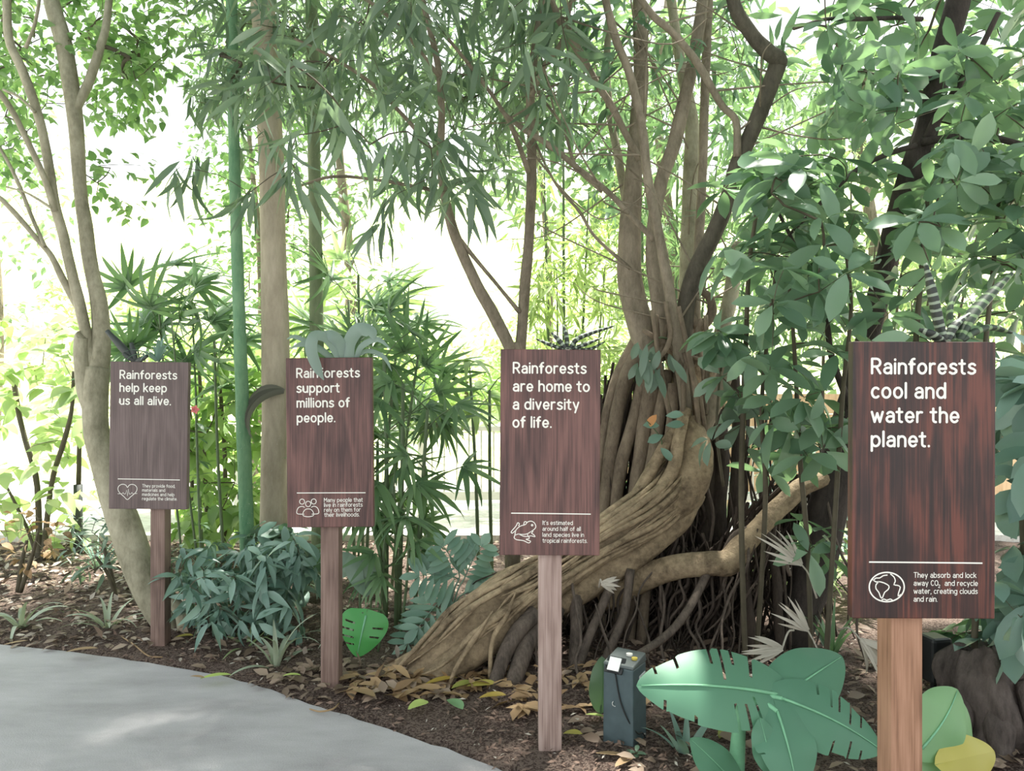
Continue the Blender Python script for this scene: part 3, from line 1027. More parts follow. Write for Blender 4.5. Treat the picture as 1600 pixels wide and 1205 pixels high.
# ---- the many-stemmed pale tree behind the first sign
base = G(250, 985)
T = thing('multi_stem_tree', 'pale-barked tree with several slender leaning stems behind the heart-icon sign', 'tree', base)
mb = MB()
D = 4.62
tr = stem(mb, [(272, 1000, 34), (240, 940, 44), (212, 870, 47), (188, 800, 45), (166, 735, 41), (152, 680, 38), (149, 620, 37), (152, 575, 36)], 4.5, D, 14, 6, .05)
stem(mb, [(285, 1000, 16), (283, 960, 20), (262, 930, 22), (240, 915, 18)], 4.42, 4.5, 8, 5, .05)
mb.build('trunk', M['pale_bark'], T)
LT = []
for pts, d0, d1 in (
        ([(152, 590, 34), (159, 530, 27), (154, 470, 25), (143, 420, 22), (133, 350, 21), (126, 300, 20), (121, 220, 22), (113, 150, 24), (100, 70, 25), (80, 0, 24), (62, -90, 20), (50, -180, 12)], D, 4.8),
        ([(118, 172, 14), (138, 130, 15), (155, 80, 13), (166, 40, 12), (172, -10, 10), (186, -80, 8)], 4.72, 4.9),
        ([(150, 610, 30), (138, 540, 18), (128, 490, 17), (112, 425, 16), (97, 360, 15), (86, 320, 15), (75, 250, 14), (60, 180, 14), (35, 110, 14), (14, 60, 13), (10, -20, 12), (2, -100, 8)], D, 4.5),
        ([(122, 480, 12), (100, 440, 11), (80, 400, 9), (55, 370, 8), (25, 335, 8), (-5, 305, 7), (-60, 260, 5)], D, 4.4),
        ([(86, 330, 11), (70, 280, 10), (45, 225, 9), (20, 175, 9), (-5, 140, 9), (-50, 90, 6)], 4.55, 4.3),
        ([(70, 385, 6), (50, 340, 6), (30, 290, 6), (5, 240, 5), (-30, 190, 4)], 4.5, 4.7),
        ([(40, 75, 6), (52, 45, 5), (60, 10, 5), (64, -40, 4)], 4.5, 4.4),
        ([(80, 325, 4), (60, 312, 4), (38, 300, 3), (10, 292, 3)], 4.5, 4.6),
        ([(55, 175, 5), (30, 152, 4), (5, 140, 4)], 4.5, 4.5)):
    mb = MB()
    LT.append(stem(mb, pts, d0, d1, 9, 5, .05))
    mb.build('branch', M['pale_bark'], T)
mb = MB()
stem(mb, [(148, 650, 26), (135, 610, 26), (128, 570, 24), (127, 530, 22), (129, 524, 16)], D - .02, D - .05, 10, 5, .08)
mb.build('branch_stub', M['pale_bark'], T)
roots = np.vstack(LT)
nd = np.vstack([nodes_px(60, -60, 120, -60, 130, 4.6, 6.0), nodes_px(95, 100, 300, -80, 120, 4.8, 6.3), nodes_px(40, 130, 240, 60, 200, 4.8, 5.8), nodes_px(45, -40, 80, 80, 270, 4.6, 6),
                nodes_px(9, 120, 240, 240, 330, 4.9, 5.6)])
mb = MB()
dv = grow(mb, nd, roots, .0018)
tag(mb.build('twigs', M['twig'], T), None, None, None, 'stuff')
b = Bag(T_OVATE)
ovals(b, nd, dv, (7, 12), (.06, .1), .55, .1)
b.build('foliage', M['L_left'], T)

# ---- three palm trunks
def palm(label, pts, d, bark, spine_n, crown_z, leaf, name='palm_tree', lump=.03, extra=0):
    p3 = [P(a[0], a[1], d) for a in pts]
    p3 = [np.array([p3[-1][0] + .0, d, 0.0])] + p3[::-1]
    r3 = [pts[-1][2] / 2 / F * d] + [a[2] / 2 / F * d for a in pts[::-1]]
    top = np.array([p3[-1][0] - .03, d, crown_z])
    p3.append(top)
    r3.append(r3[-1] * .85)
    t = thing(name, label, 'palm tree', p3[0])
    mb = MB()
    tube(mb, p3, r3, 14, 10, lump)
    mb.build('trunk', bark, t)
    if spine_n:
        spines(t, [(*q, r) for q, r in zip(p3, r3)], spine_n, M['spine'], .009)
    crown_fronds(t, top, 11, 1.2, leaf)
    return t


palm('thick pale smooth palm trunk rising behind the three-person icon sign', [(411, 0, 36), (418, 130, 38), (424, 250, 38), (427, 380, 39), (430, 520, 42), (431, 640, 42), (428, 760, 42), (428, 850, 44)], 5.2, M['palm_bark'], 260, 5.4, M['L_shade'])
palm('slim green spiny palm trunk between the two farthest signs', [(362, 20, 17), (365, 200, 17), (369, 350, 18), (374, 500, 19), (379, 640, 21), (384, 780, 22), (387, 880, 23)], 5.0, M['green_bark'], 420, 5.2, M['L_shade'])
palm('slim grey-green spiny palm trunk directly above the three-person icon sign', [(487, 40, 19), (490, 200, 19), (492, 320, 20), (494, 450, 21), (495, 560, 22), (497, 700, 22), (498, 850, 23)], 5.6, M['greygreen_bark'], 420, 5.6, M['L_shade'])

# dead leaf sheath on the thick trunk
t = thing('dead_palm_leaf', 'dark withered palm leaf bent over the thick pale trunk beside a sign', 'leaf', P(432, 640, 5.05))
mb = MB()
c = P(444, 612, 5.06)
DEAD = [(c, PI * .98 + .12 * i, .30 + .03 * i, .045, .5 - .12 * i, 2.1) for i in range(6)]
DEAD_T, DEAD_M = t, leafmat('withered palm leaf', srgb(84, 88, 76), srgb(136, 134, 118), .6, .1)

# ---- forked tree behind the frog sign, with the long hanging leaves
T = thing('drooping_leaf_tree', 'two-stemmed tree forking behind the frog-icon sign, long narrow hanging leaves above', 'tree', np.array([.02, 4.75, 0]))
mb = MB()
stem(mb, [(803, 955, 27), (801, 880, 25), (803, 760, 25), (806, 640, 25), (808, 570, 24), (809, 535, 22)], 4.75, 4.75, 10, 5, .06)
mb.build('trunk', M['grey_bark'], T)
HT = []
for pts, d0, d1 in (
        ([(806, 570, 17), (795, 540, 19), (770, 490, 19), (745, 445, 18), (722, 395, 17), (705, 350, 16), (694, 300, 14), (688, 250, 12), (690, 180, 11), (684, 100, 10), (660, 0, 9), (640, -80, 7)], 4.75, 4.4),
        ([(812, 560, 18), (816, 510, 17), (820, 450, 17), (826, 380, 16), (830, 300, 16), (831, 220, 15), (829, 140, 14), (838, 60, 12), (850, -20, 10), (865, -100, 7)], 4.75, 4.6),
        ([(708, 360, 8), (735, 395, 7), (760, 425, 6), (785, 455, 6), (812, 488, 8)], 4.6, 4.7),
        ([(831, 150, 8), (850, 105, 8), (880, 60, 7), (892, 0, 6), (900, -60, 5)], 4.6, 4.5),
        ([(826, 270, 8), (812, 230, 8), (795, 190, 7), (770, 150, 6), (740, 110, 6), (700, 60, 5)], 4.6, 4.2),
        ([(690, 260, 7), (660, 215, 7), (620, 170, 6), (580, 130, 6), (520, 90, 5), (460, 60, 4)], 4.5, 4.0),
        ([(690, 300, 7), (640, 290, 6), (580, 280, 5), (520, 276, 5), (470, 290, 4)], 4.5, 4.2),
        ([(686, 120, 7), (640, 60, 6), (600, 20, 6), (540, -20, 5), (470, -50, 4)], 4.4, 3.9)):
    mb = MB()
    HT.append(stem(mb, pts, d0, d1, 8, 5, .05))
    mb.build('branch', M['grey_bark'], T)
roots = np.vstack(HT)
nd = np.vstack([nodes_px(44, 360, 840, -60, 130, 3.4, 4.8), nodes_px(20, 440, 740, 100, 240, 3.6, 4.8), nodes_px(12, 380, 520, 60, 290, 3.7, 4.6), nodes_px(13, 560, 760, 220, 340, 3.8, 4.6),
                nodes_px(20, 740, 900, -40, 190, 4.0, 5.0), nodes_px(5, 270, 400, 240, 330, 3.9, 4.6)])
mb = MB()
dv = grow(mb, nd, roots, .0016)
tag(mb.build('twigs', M['twig'], T), None, None, None, 'stuff')
b = Bag(T_LANCE)
hangers(b, nd, dv, (4, 7), (.2, .34), .135, .8)
nd2 = np.vstack([nodes_px(340, 300, 880, -60, 180, 4.6, 7.0), nodes_px(50, 560, 860, 160, 300, 4.8, 6.6), nodes_px(40, 300, 480, -40, 240, 5.0, 6.5)])
hangers(b, nd2, rdir(len(nd2)), (5, 8), (.14, .25), .14, .6)
mb = MB()
grow(mb, nd2, np.vstack([roots, nd]), .0013, 3)
tag(mb.build('twigs', M['twig'], T), None, None, None, 'stuff')
b.build('foliage', M['L_bamboo'], T)

# ---- the strangler fig
T = thing('strangler_fig', 'big fig tree with braided stems, arching buttress root and hanging roots', 'tree', np.array([.75, 4.2, 0]))
mb = MB()
# the buttress: several limbs grown into one body, from the foot in front to the knot behind
for pts, d0, d1 in (
        # the foot: a broad rough wedge
        ([(592, 1076, 16), (640, 1062, 36), (690, 1030, 64), (742, 986, 84), (796, 934, 78), (850, 898, 62), (905, 866, 46)], 3.78, 4.1),
        ([(640, 1076, 20), (690, 1050, 46), (745, 1010, 56), (800, 965, 52), (850, 925, 44), (905, 888, 38), (960, 842, 36), (1010, 806, 36)], 3.74, 4.12),
        ([(610, 1062, 14), (660, 1030, 28), (712, 982, 38), (768, 932, 38), (822, 896, 34), (880, 872, 26), (930, 845, 22)], 3.84, 4.12),
        # the cables that run up from it into the pale elbow
        ([(840, 912, 30), (890, 872, 34), (940, 834, 34), (985, 806, 36), (1020, 780, 40), (1050, 748, 44)], 4.0, 4.25),
        ([(830, 940, 26), (880, 905, 36), (930, 868, 38), (985, 826, 40), (1032, 792, 42), (1066, 762, 40)], 3.92, 4.2),
        ([(850, 960, 26), (905, 925, 40), (960, 886, 44), (1014, 848, 44), (1062, 812, 38), (1090, 770, 26)], 3.98, 4.28),
        ([(1020, 812, 44), (1052, 786, 66), (1076, 748, 74), (1084, 712, 66), (1078, 682, 54), (1070, 655, 40)], 4.2, 4.36),
        ([(960, 850, 16), (1000, 812, 20), (1030, 770, 20), (1052, 730, 20), (1060, 690, 20), (1068, 650, 18)], 4.05, 4.24),
        ([(930, 838, 16), (975, 800, 20), (1008, 752, 20), (1036, 702, 20), (1058, 668, 20), (1074, 640, 18)], 4.12, 4.3),
        # the knot above
        ([(1082, 700, 46), (1080, 640, 50), (1074, 580, 58), (1066, 530, 66), (1062, 490, 52)], 4.5, 4.62),
        ([(1120, 640, 34), (1102, 590, 36), (1092, 540, 38), (1086, 500, 28)], 4.6, 4.65)):
    stem(mb, pts, d0, d1, 16, 8, .11)
main = catmull([P(608, 1066, 3.76), P(690, 1024, 3.82), P(742, 978, 3.86), P(796, 936, 3.92), P(850, 900, 3.98), P(930, 850, 4.05), P(1010, 800, 4.15), P(1060, 750, 4.28), P(1084, 690, 4.36)], 5)
mr_ = catmull([(8, 0, 0), (40, 0, 0), (46, 0, 0), (40, 0, 0), (34, 0, 0), (32, 0, 0), (40, 0, 0), (38, 0, 0), (30, 0, 0)], 5)[:, 0] / F * 4
for i in range(46):                       # ropy strands fused to its skin
    s0 = rng.integers(0, len(main) - 16)
    s1 = min(len(main) - 1, s0 + rng.integers(12, 26))
    ph = rng.uniform(-1.9, 1.6)
    q = []
    for k in range(s0, s1 + 1, 3):
        tg_ = unit(main[min(k + 1, len(main) - 1)] - main[max(k - 1, 0)])
        n1 = unit(np.cross(tg_, [0, -1.0, 0]))
        n2 = np.cross(tg_, n1)
        n2 = n2 if n2[1] < 0 else -n2
        ph += rng.normal(0, .1)
        q.append(main[k] + (n1 * math.sin(ph) + n2 * math.cos(ph)) * mr_[k] * rng.uniform(.88, 1.0))
    if len(q) > 2:
        r_ = rng.uniform(.007, .018)
        tube(mb, q, np.interp(np.linspace(0, 1, len(q)), [0, .25, .75, 1], [.002, r_, r_, .002]), 7, 4, .12)
mb.build('trunk', M['fig_root'], T)
FB = []
for pts, d0, d1, mm in (
        ([(1020, 570, 44), (998, 500, 42), (984, 430, 40), (984, 360, 34), (988, 300, 30), (994, 220, 26), (1001, 130, 24), (1000, 40, 22), (997, -60, 18)], 4.6, 4.7, 'grey_bark'),
        ([(1078, 700, 24), (1072, 640, 20), (1062, 560, 19), (1047, 460, 17), (1030, 370, 16), (1013, 285, 15), (1003, 200, 14), (985, 120, 13), (962, 60, 13), (944, -10, 12), (930, -90, 9)], 4.35, 4.3, 'grey_bark'),
        ([(1040, 540, 26), (1028, 470, 24), (1020, 400, 22), (1023, 340, 21), (1033, 285, 22), (1053, 225, 22), (1071, 150, 21), (1086, 80, 19), (1098, 0, 18), (1110, -90, 12)], 4.5, 4.55, 'grey_bark'),
        ([(1084, 500, 20), (1088, 430, 17), (1093, 360, 15), (1098, 260, 14), (1101, 150, 14), (1106, 40, 13), (1112, -60, 10)], 4.55, 4.75, 'grey_bark'),
        ([(1066, 540, 30), (1072, 480, 28), (1084, 430, 27), (1110, 375, 26), (1136, 315, 26), (1150, 262, 24), (1166, 225, 24), (1192, 165, 25), (1213, 108, 27), (1215, 92, 27), (1196, 78, 24), (1170, 48, 22), (1148, 10, 22), (1140, -40, 20), (1130, -110, 14)], 4.4, 4.1, 'dark_grey'),
        ([(1152, 245, 13), (1150, 190, 11), (1128, 165, 11), (1108, 130, 12), (1085, 92, 12), (1052, 52, 11), (1020, 24, 11), (996, -10, 10), (960, -60, 7)], 4.25, 4.2, 'grey_bark'),
        ([(1000, 250, 11), (978, 210, 11), (955, 165, 11), (932, 130, 12), (910, 90, 13), (886, 50, 13), (864, 10, 12), (845, -50, 9)], 4.5, 4.4, 'grey_bark'),
        ([(1022, 375, 9), (990, 342, 9), (950, 300, 9), (905, 265, 9), (860, 228, 9), (815, 200, 8), (780, 170, 5)], 4.4, 4.3, 'grey_bark'),
        ([(1078, 500, 34), (1075, 430, 28), (1077, 350, 25), (1079, 270, 24), (1080, 190, 22), (1060, 80, 16), (1045, -30, 14)], 4.9, 5.1, 'pale_bark'),
        ([(1108, 600, 26), (1122, 540, 24), (1138, 480, 24), (1146, 430, 22), (1150, 380, 18)], 4.75, 4.9, 'pale_bark'),
        ([(1084, 690, 30), (1106, 650, 28), (1128, 600, 26), (1140, 550, 20)], 4.4, 4.3, 'grey_bark'),
        ([(985, 350, 14), (975, 300, 13), (965, 240, 13), (955, 190, 12), (948, 110, 11), (952, 20, 10)], 4.8, 5.0, 'pale_bark'),
        ([(940, 300, 5), (900, 260, 5), (880, 200, 5), (852, 160, 4), (815, 110, 4)], 4.4, 4.6, 'grey_bark'),
        ([(985, 420, 6), (930, 370, 5), (905, 330, 5), (870, 290, 4), (842, 235, 4), (820, 180, 4)], 4.5, 4.7, 'grey_bark'),
        ([(1070, 480, 12), (1092, 510, 16), (1112, 490, 15), (1108, 465, 13), (1090, 452, 12)], 4.4, 4.4, 'fig_bark')):
    mb = MB()
    FB.append(stem(mb, pts, d0, d1, 10, 6, .06))
    mb.build('branch', M[mm], T)
# the long limb reaching out level from the buttress
mb = MB()
limb = stem(mb, [(940, 935, 44), (1000, 905, 40), (1060, 886, 38), (1110, 880, 38), (1138, 878, 40), (1160, 852, 36), (1190, 822, 32), (1220, 790, 30), (1255, 760, 28), (1300, 745, 24), (1345, 728, 16), (1400, 712, 9)], 0, 0, 12, 6, .09, [4.2, 4.14, 4.04, 4.02, 4.03, 4.05, 4.07, 4.1, 4.13, 4.16, 4.18, 4.2])
mb.build('limb', M['fig_root'], T)
mb = MB()
stem(mb, [(1128, 868, 8), (1150, 835, 11), (1180, 828, 11), (1205, 838, 10), (1220, 860, 8), (1235, 900, 6)], 4.1, 4.0, 7, 5, .05)
mb.build('limb', M['air_root'], T)
mb = MB()
stem(mb, [(1105, 895, 14), (1080, 945, 13), (1050, 985, 13), (1015, 1012, 12), (980, 1030, 10), (950, 1042, 8)], 4.0, 3.5, 8, 5, .05)
mb.build('prop_root', M['air_root'], T)
# prop roots: the curtain left of the knot and the feet under the arch
for pts, d0, d1, w in (
        ([(1005, 540), (975, 600), (958, 680), (948, 760), (938, 830), (925, 900)], 4.6, 4.4, 24),
        ([(1000, 520), (965, 590), (946, 660), (935, 740), (920, 800), (905, 870)], 4.65, 4.5, 18),
        ([(1015, 560), (995, 640), (972, 720), (962, 790), (955, 860)], 4.55, 4.4, 22),
        ([(1025, 570), (1010, 650), (998, 730), (990, 790), (985, 830)], 4.5, 4.4, 26),
        ([(1040, 580), (1030, 650), (1020, 720), (1004, 790)], 4.5, 4.35, 22),
        ([(985, 560), (950, 640), (938, 700), (915, 760), (890, 830)], 4.7, 4.6, 13),
        ([(1052, 600), (1050, 660), (1040, 720), (1022, 770)], 4.4, 4.3, 18),
        ([(838, 958), (810, 985), (790, 1020), (775, 1060), (765, 1088)], 3.85, 3.6, 26),
        ([(850, 965), (825, 1000), (812, 1035), (800, 1075)], 3.9, 3.65, 32),
        ([(870, 950), (860, 1000), (850, 1050), (840, 1085)], 3.95, 3.7, 24),
        ([(900, 930), (900, 990), (895, 1050), (888, 1085)], 4.0, 3.75, 20),
        ([(960, 905), (935, 960), (915, 1010), (900, 1060)], 4.0, 3.8, 14),
        ([(985, 890), (975, 960), (950, 1020), (930, 1065)], 4.05, 3.8, 14),
        ([(1120, 640), (1128, 720), (1122, 800), (1130, 900), (1128, 1020)], 4.6, 4.5, 26),
        ([(1100, 640), (1108, 740), (1100, 840), (1108, 940), (1100, 1030)], 4.65, 4.45, 30),
        ([(1145, 560), (1152, 660), (1148, 780), (1160, 900), (1150, 1020)], 4.7, 4.5, 16),
        ([(1160, 870), (1165, 930), (1172, 980), (1175, 1040)], 4.15, 4.1, 20),
        ([(1195, 830), (1212, 890), (1216, 960), (1222, 1040)], 4.2, 4.05, 16)):
    q = [(a, c, w * (1 - .06 * i) + 1) for i, (a, c) in enumerate(pts)]
    d = list(np.linspace(d0, d1, len(q)))
    last = q[-1]
    p = [P(a, c, e) for (a, c, _), e in zip(q, d)]
    r = [x[2] / 2 / F * e for x, e in zip(q, d)]
    if p[-1][2] > .02:
        p.append(np.array([p[-1][0] - .05, p[-1][1] - .05, p[-1][2] * .45]))
        p.append(np.array([p[-2][0] - .09, p[-2][1] - .08, .0]))
        r += [r[-1], r[-1] * 1.1]
    mb = MB()
    tube(mb, p, r, 9, 5, .09)
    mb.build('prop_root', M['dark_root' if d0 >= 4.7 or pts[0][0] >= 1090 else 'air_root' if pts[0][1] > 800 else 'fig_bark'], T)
# hanging roots from the arch and the limb, down to the soil
archp = np.vstack([catmull([P(800, 930, 3.95), P(870, 900, 4.0), P(950, 870, 4.1), P(1030, 830, 4.2), P(1080, 760, 4.35), P(1090, 680, 4.5)], 12), limb[2:-12]])


def hang_root(mb, top, bot, r, wig=.05):
    t = np.linspace(0, 1, 6)[:, None]
    p = top * (1 - t) + bot * t
    p[1:-1] += rng.normal(0, wig, (4, 3)) * (.4, .4, .12)
    tube(mb, p, np.linspace(r, r * .75, 6), 5, 4, .08, cap=False)


for pts, d0, d1 in (([(690, 1000, 16), (650, 1022, 18), (610, 1044, 15), (575, 1060, 9), (550, 1072, 5)], 3.85, 3.82), ([(650, 1062, 12), (690, 1078, 14), (715, 1084, 8)], 3.7, 3.66), ([(770, 955, 2), (740, 1000, 9), (715, 1040, 8), (700, 1075, 6)], 3.72, 3.66), ([(806, 925, 2), (792, 960, 9), (770, 1000, 8), (765, 1060, 6)], 3.8, 3.7)):
    mb = MB()
    stem(mb, pts, d0, d1, 8, 5, .1)
    mb.build('prop_root', M['fig_root'], T)
for i in range(62):
    top = archp[rng.integers(0, len(archp))] + rng.normal(0, .03, 3)
    bot = np.array([top[0] + rng.uniform(-.35, .12), top[1] + rng.uniform(-.35, .3), .0])
    mb = MB()
    hang_root(mb, top, bot, rng.uniform(.004, .011))
    mb.build('aerial_root', M['air_root'], T)
mb = MB()
for i in range(420):
    top = archp[rng.integers(0, len(archp))] + rng.normal(0, .06, 3) + np.array([0, .18, 0])
    bot = np.array([top[0] + rng.uniform(-.45, .3), top[1] + rng.uniform(-.1, .5), -.01])
    hang_root(mb, top, bot, rng.uniform(.003, .012), .08)
for i in range(64):
    x = rng.uniform(1.15, 1.9)
    y = rng.uniform(4.5, 5.4)
    hang_root(mb, np.array([x, y, rng.uniform(.5, 1.5)]), np.array([x + rng.uniform(-.2, .2), y + rng.uniform(-.2, .2), -.01]), rng.uniform(.004, .012), .07)
for i in range(140):
    top = P(rng.uniform(930, 1070), rng.uniform(560, 760), rng.uniform(4.55, 4.85))
    bot = np.array([top[0] + rng.uniform(-.35, .1), top[1] + rng.uniform(-.2, .3), -.01])
    hang_root(mb, top, bot, rng.uniform(.005, .014), .05)
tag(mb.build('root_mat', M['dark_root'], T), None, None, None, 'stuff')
# the thin wood wrapped round the knot
for i in range(16):
    a = P(rng.uniform(1000, 1110), rng.uniform(440, 560), rng.uniform(4.25, 4.5))
    c = P(rng.uniform(1010, 1120), rng.uniform(560, 720), rng.uniform(4.2, 4.45))
    mb = MB()
    tube(mb, [a, (a + c) / 2 + rng.normal(0, .05, 3), c], [.014, .016, .012], 6, 5, .08)
    mb.build('aerial_root', M['fig_bark'], T)
mb = MB()
for i in range(70):
    a = FB[rng.integers(0, len(FB))]
    a = a[rng.integers(3, len(a) - 2)]
    if a[2] < 1.7:
        continue
    d_ = unit(np.array([rng.normal(0, 1), rng.normal(0, .4), rng.uniform(-.2, .9)]))
    L = rng.uniform(.3, 1.1)
    bend_ = rng.normal(0, .12, 3) * L
    tube(mb, [a, a + d_ * L * .4 + bend_ * .7, a + d_ * L * .75 + bend_, a + d_ * L], [.007, .005, .004, .0018], 5, 4, 0, cap=False)
tag(mb.build('bare_twigs', M['grey_bark'], T), None, None, None, 'stuff')
roots = np.vstack(FB[:9])
nd = np.vstack([nodes_px(50, 900, 1230, -80, 120, 4.2, 5.6), nodes_px(20, 940, 1180, 120, 330, 4.7, 5.6), nodes_px(26, 850, 980, -20, 260, 4.5, 5.6)])
mb = MB()
dv = grow(mb, nd, roots, .0016)
tag(mb.build('twigs', M['twig'], T), None, None, None, 'stuff')
b = Bag(T_LANCE)
hangers(b, nd, dv, (4, 8), (.12, .22), .2, .4)
b.build('foliage', M['L_right'], T)

# ---- dark leaning tree at the right
T = thing('leaning_tree', 'dark-barked tree leaning behind the globe-icon sign', 'tree', np.array([1.55, 4.25, 0]))
mb = MB()
lean = stem(mb, [(1225, 1035, 62), (1246, 965, 60), (1272, 890, 62), (1292, 800, 58), (1312, 700, 50), (1335, 610, 38), (1355, 530, 34), (1378, 440, 34), (1400, 350, 34), (1424, 270, 36), (1448, 200, 36), (1466, 120, 36), (1484, 50, 36), (1502, -20, 34), (1520, -110, 26)], 4.25, 4.0, 12, 6, .05)
mb.build('trunk', M['dark_bark'], T)
DB = [lean]
for pts, d0, d1 in (([(1440, 222, 14), (1480, 216, 12), (1530, 212, 11), (1580, 222, 10), (1640, 240, 8)], 4.0, 3.7),
                    ([(1450, 215, 16), (1462, 190, 15), (1482, 160, 13), (1500, 130, 11), (1530, 80, 9), (1560, 20, 8)], 4.0, 3.8),
                    ([(1430, 228, 9), (1395, 238, 8), (1350, 258, 8), (1310, 290, 8), (1275, 325, 7), (1235, 365, 5)], 4.0, 3.6),
                    ([(1440, 30, 8), (1400, 28, 7), (1340, 30, 7), (1290, 30, 6), (1240, 45, 5)], 4.0, 3.6),
                    ([(1330, 640, 12), (1300, 560, 10), (1290, 500, 9), (1262, 440, 8), (1240, 380, 6), (1215, 330, 5)], 4.0, 3.6),
                    ([(1290, 800, 14), (1262, 800, 12), (1240, 780, 10), (1222, 760, 8)], 4.2, 4.4)):
    mb = MB()
    DB.append(stem(mb, pts, d0, d1, 8, 5, .05))
    mb.build('branch', M['dark_bark'], T)
roots = np.vstack(DB)
nd = np.vstack([nodes_px(70, 1265, 1640, -80, 150, 3.2, 5.0), nodes_px(44, 1480, 1680, 120, 330, 3.0, 4.4), nodes_px(14, 1270, 1420, 120, 260, 3.3, 4.6)])
mb = MB()
dv = grow(mb, nd, roots, .002)
tag(mb.build('twigs', M['twig'], T), None, None, None, 'stuff')
b = Bag(T_ELLIP)
whorls(b, nd, dv, (5, 8), (.12, .2), .4, (-.7, .3), .5)
b.build('foliage', M['L_right'], T)

# ---- slender saplings with whorled leaves between the fig and the globe sign
def whorl_bush(label, stems, boxes, k, Ls, leaf, loc, r0=.002, ratio=.4, name='whorled_leaf_shrub', cat='shrub', T_=T_ELLIP, style=whorls, wood='twig', **kw):
    t = thing(name, label, cat, loc)
    R_ = []
    for pts, d0, d1 in stems:
        mb = MB()
        p = stem(mb, pts, d0, d1, 7, 5, .04)
        R_.append(p)
        mb.build('stem', M[wood], t)
    nd = np.vstack([nodes_px(*b_) for b_ in boxes])
    mb = MB()
    dv = grow(mb, nd, np.vstack(R_), r0)
    tag(mb.build('twigs', M[wood], t), None, None, None, 'stuff')
    b = Bag(T_)
    style(b, nd, dv, k, Ls, ratio, **kw)
    b.build('foliage', M[leaf], t)
    return t


whorl_bush('tall shrub with whorls of glossy oval leaves close beside the fig stems', [([(1165, 1045, 9), (1160, 900, 9), (1158, 760, 9), (1162, 620, 9), (1166, 520, 8), (1170, 420, 7), (1182, 330, 6)], 3.85, 3.6),
            ([(1180, 1045, 8), (1190, 900, 8), (1196, 760, 8), (1190, 640, 7), (1200, 520, 6), (1215, 400, 5)], 3.9, 3.5)],
           [(22, 1120, 1290, 250, 470, 3.2, 3.9), (7, 1110, 1220, 470, 640, 3.4, 3.9), (8, 1160, 1290, 500, 760, 3.4, 4.0)], (5, 8), (.15, .23), 'L_right', np.array([1.15, 3.87, 0]))
whorl_bush('leafy shrub with oval leaves filling the gap before the leaning dark trunk', [([(1268, 1040, 8), (1262, 860, 8), (1250, 720, 8), (1244, 600, 7), (1238, 500, 6), (1230, 420, 5)], 3.7, 3.5),
            ([(1290, 1040, 9), (1300, 880, 8), (1310, 720, 8), (1318, 600, 7), (1330, 480, 6), (1320, 380, 5)], 3.6, 3.4)],
           [(28, 1190, 1345, 240, 520, 3.0, 4.0), (14, 1190, 1325, 520, 720, 3.2, 4.0), (5, 1230, 1330, 720, 880, 3.3, 3.9)], (4, 7), (.14, .22), 'L_right', np.array([1.47, 3.65, 0]))
whorl_bush('bushy shrub with broad leaves rising behind the globe-icon sign', [([(1420, 1080, 10), (1425, 800, 10), (1430, 560, 9), (1440, 420, 8), (1450, 300, 6)], 3.4, 3.5),
            ([(1520, 1080, 10), (1530, 800, 10), (1535, 600, 8), (1550, 440, 7), (1560, 320, 6)], 3.2, 3.4)],
           [(30, 1360, 1640, 230, 440, 3.0, 4.2), (24, 1330, 1640, 400, 560, 2.9, 4.0)], (4, 7), (.12, .2), 'L_right', np.array([1.75, 3.45, 0]))
whorl_bush('blue-green broad-leaved shrub at the outer side of the globe-icon sign', [([(1590, 1120, 10), (1600, 900, 10), (1595, 740, 9), (1600, 600, 8)], 3.1, 3.0),
            ([(1640, 1120, 10), (1640, 900, 9), (1630, 740, 8)], 3.2, 3.0)],
           [(26, 1560, 1680, 540, 800, 2.6, 3.5), (20, 1545, 1680, 780, 1010, 2.7, 3.6)], (5, 7), (.16, .25), 'L_teal', np.array([2.0, 3.1, 0]))


# ---- the upper crowns: high above the path, they close the canopy and shade the bed
def high_crown(root, n, x0, x1, y0, y1, wood, leaf, L=(.16, .26)):
    x, y = rnd(n, x0, x1), rnd(n, y0, y1)
    z = np.maximum(3.2, .5 * y + 1.95) + rnd(n, 0, 1.5)
    nd = np.column_stack([x, y, z])
    mb = MB()
    dv = grow(mb, nd, wood, .003, 3)
    tag(mb.build('twigs', M['twig'], root), None, None, None, 'stuff')
    b = Bag(T_FAR)
    whorls(b, nd, dv, (8, 11), L, .42, (-.5, .4), 1.0)
    b.build('foliage', M[leaf], root)


TREES = {o['label'].split()[0]: o for o in C.objects if o.get('category') == 'tree'}
high_crown(TREES['pale-barked'], 440, -7.5, -1.6, -.6, 6.6, np.vstack(LT), 'L_canopy')
high_crown(TREES['two-stemmed'], 520, -2.4, .6, -.6, 6.6, np.vstack(HT), 'L_canopy', (.2, .32))
high_crown(TREES['big'], 300, -.2, 3.4, -.6, 6.6, np.vstack(FB[:9]), 'L_canopy')
high_crown(TREES['dark-barked'], 400, 2.2, 7.5, -.6, 6.6, np.vstack(DB), 'L_canopy')

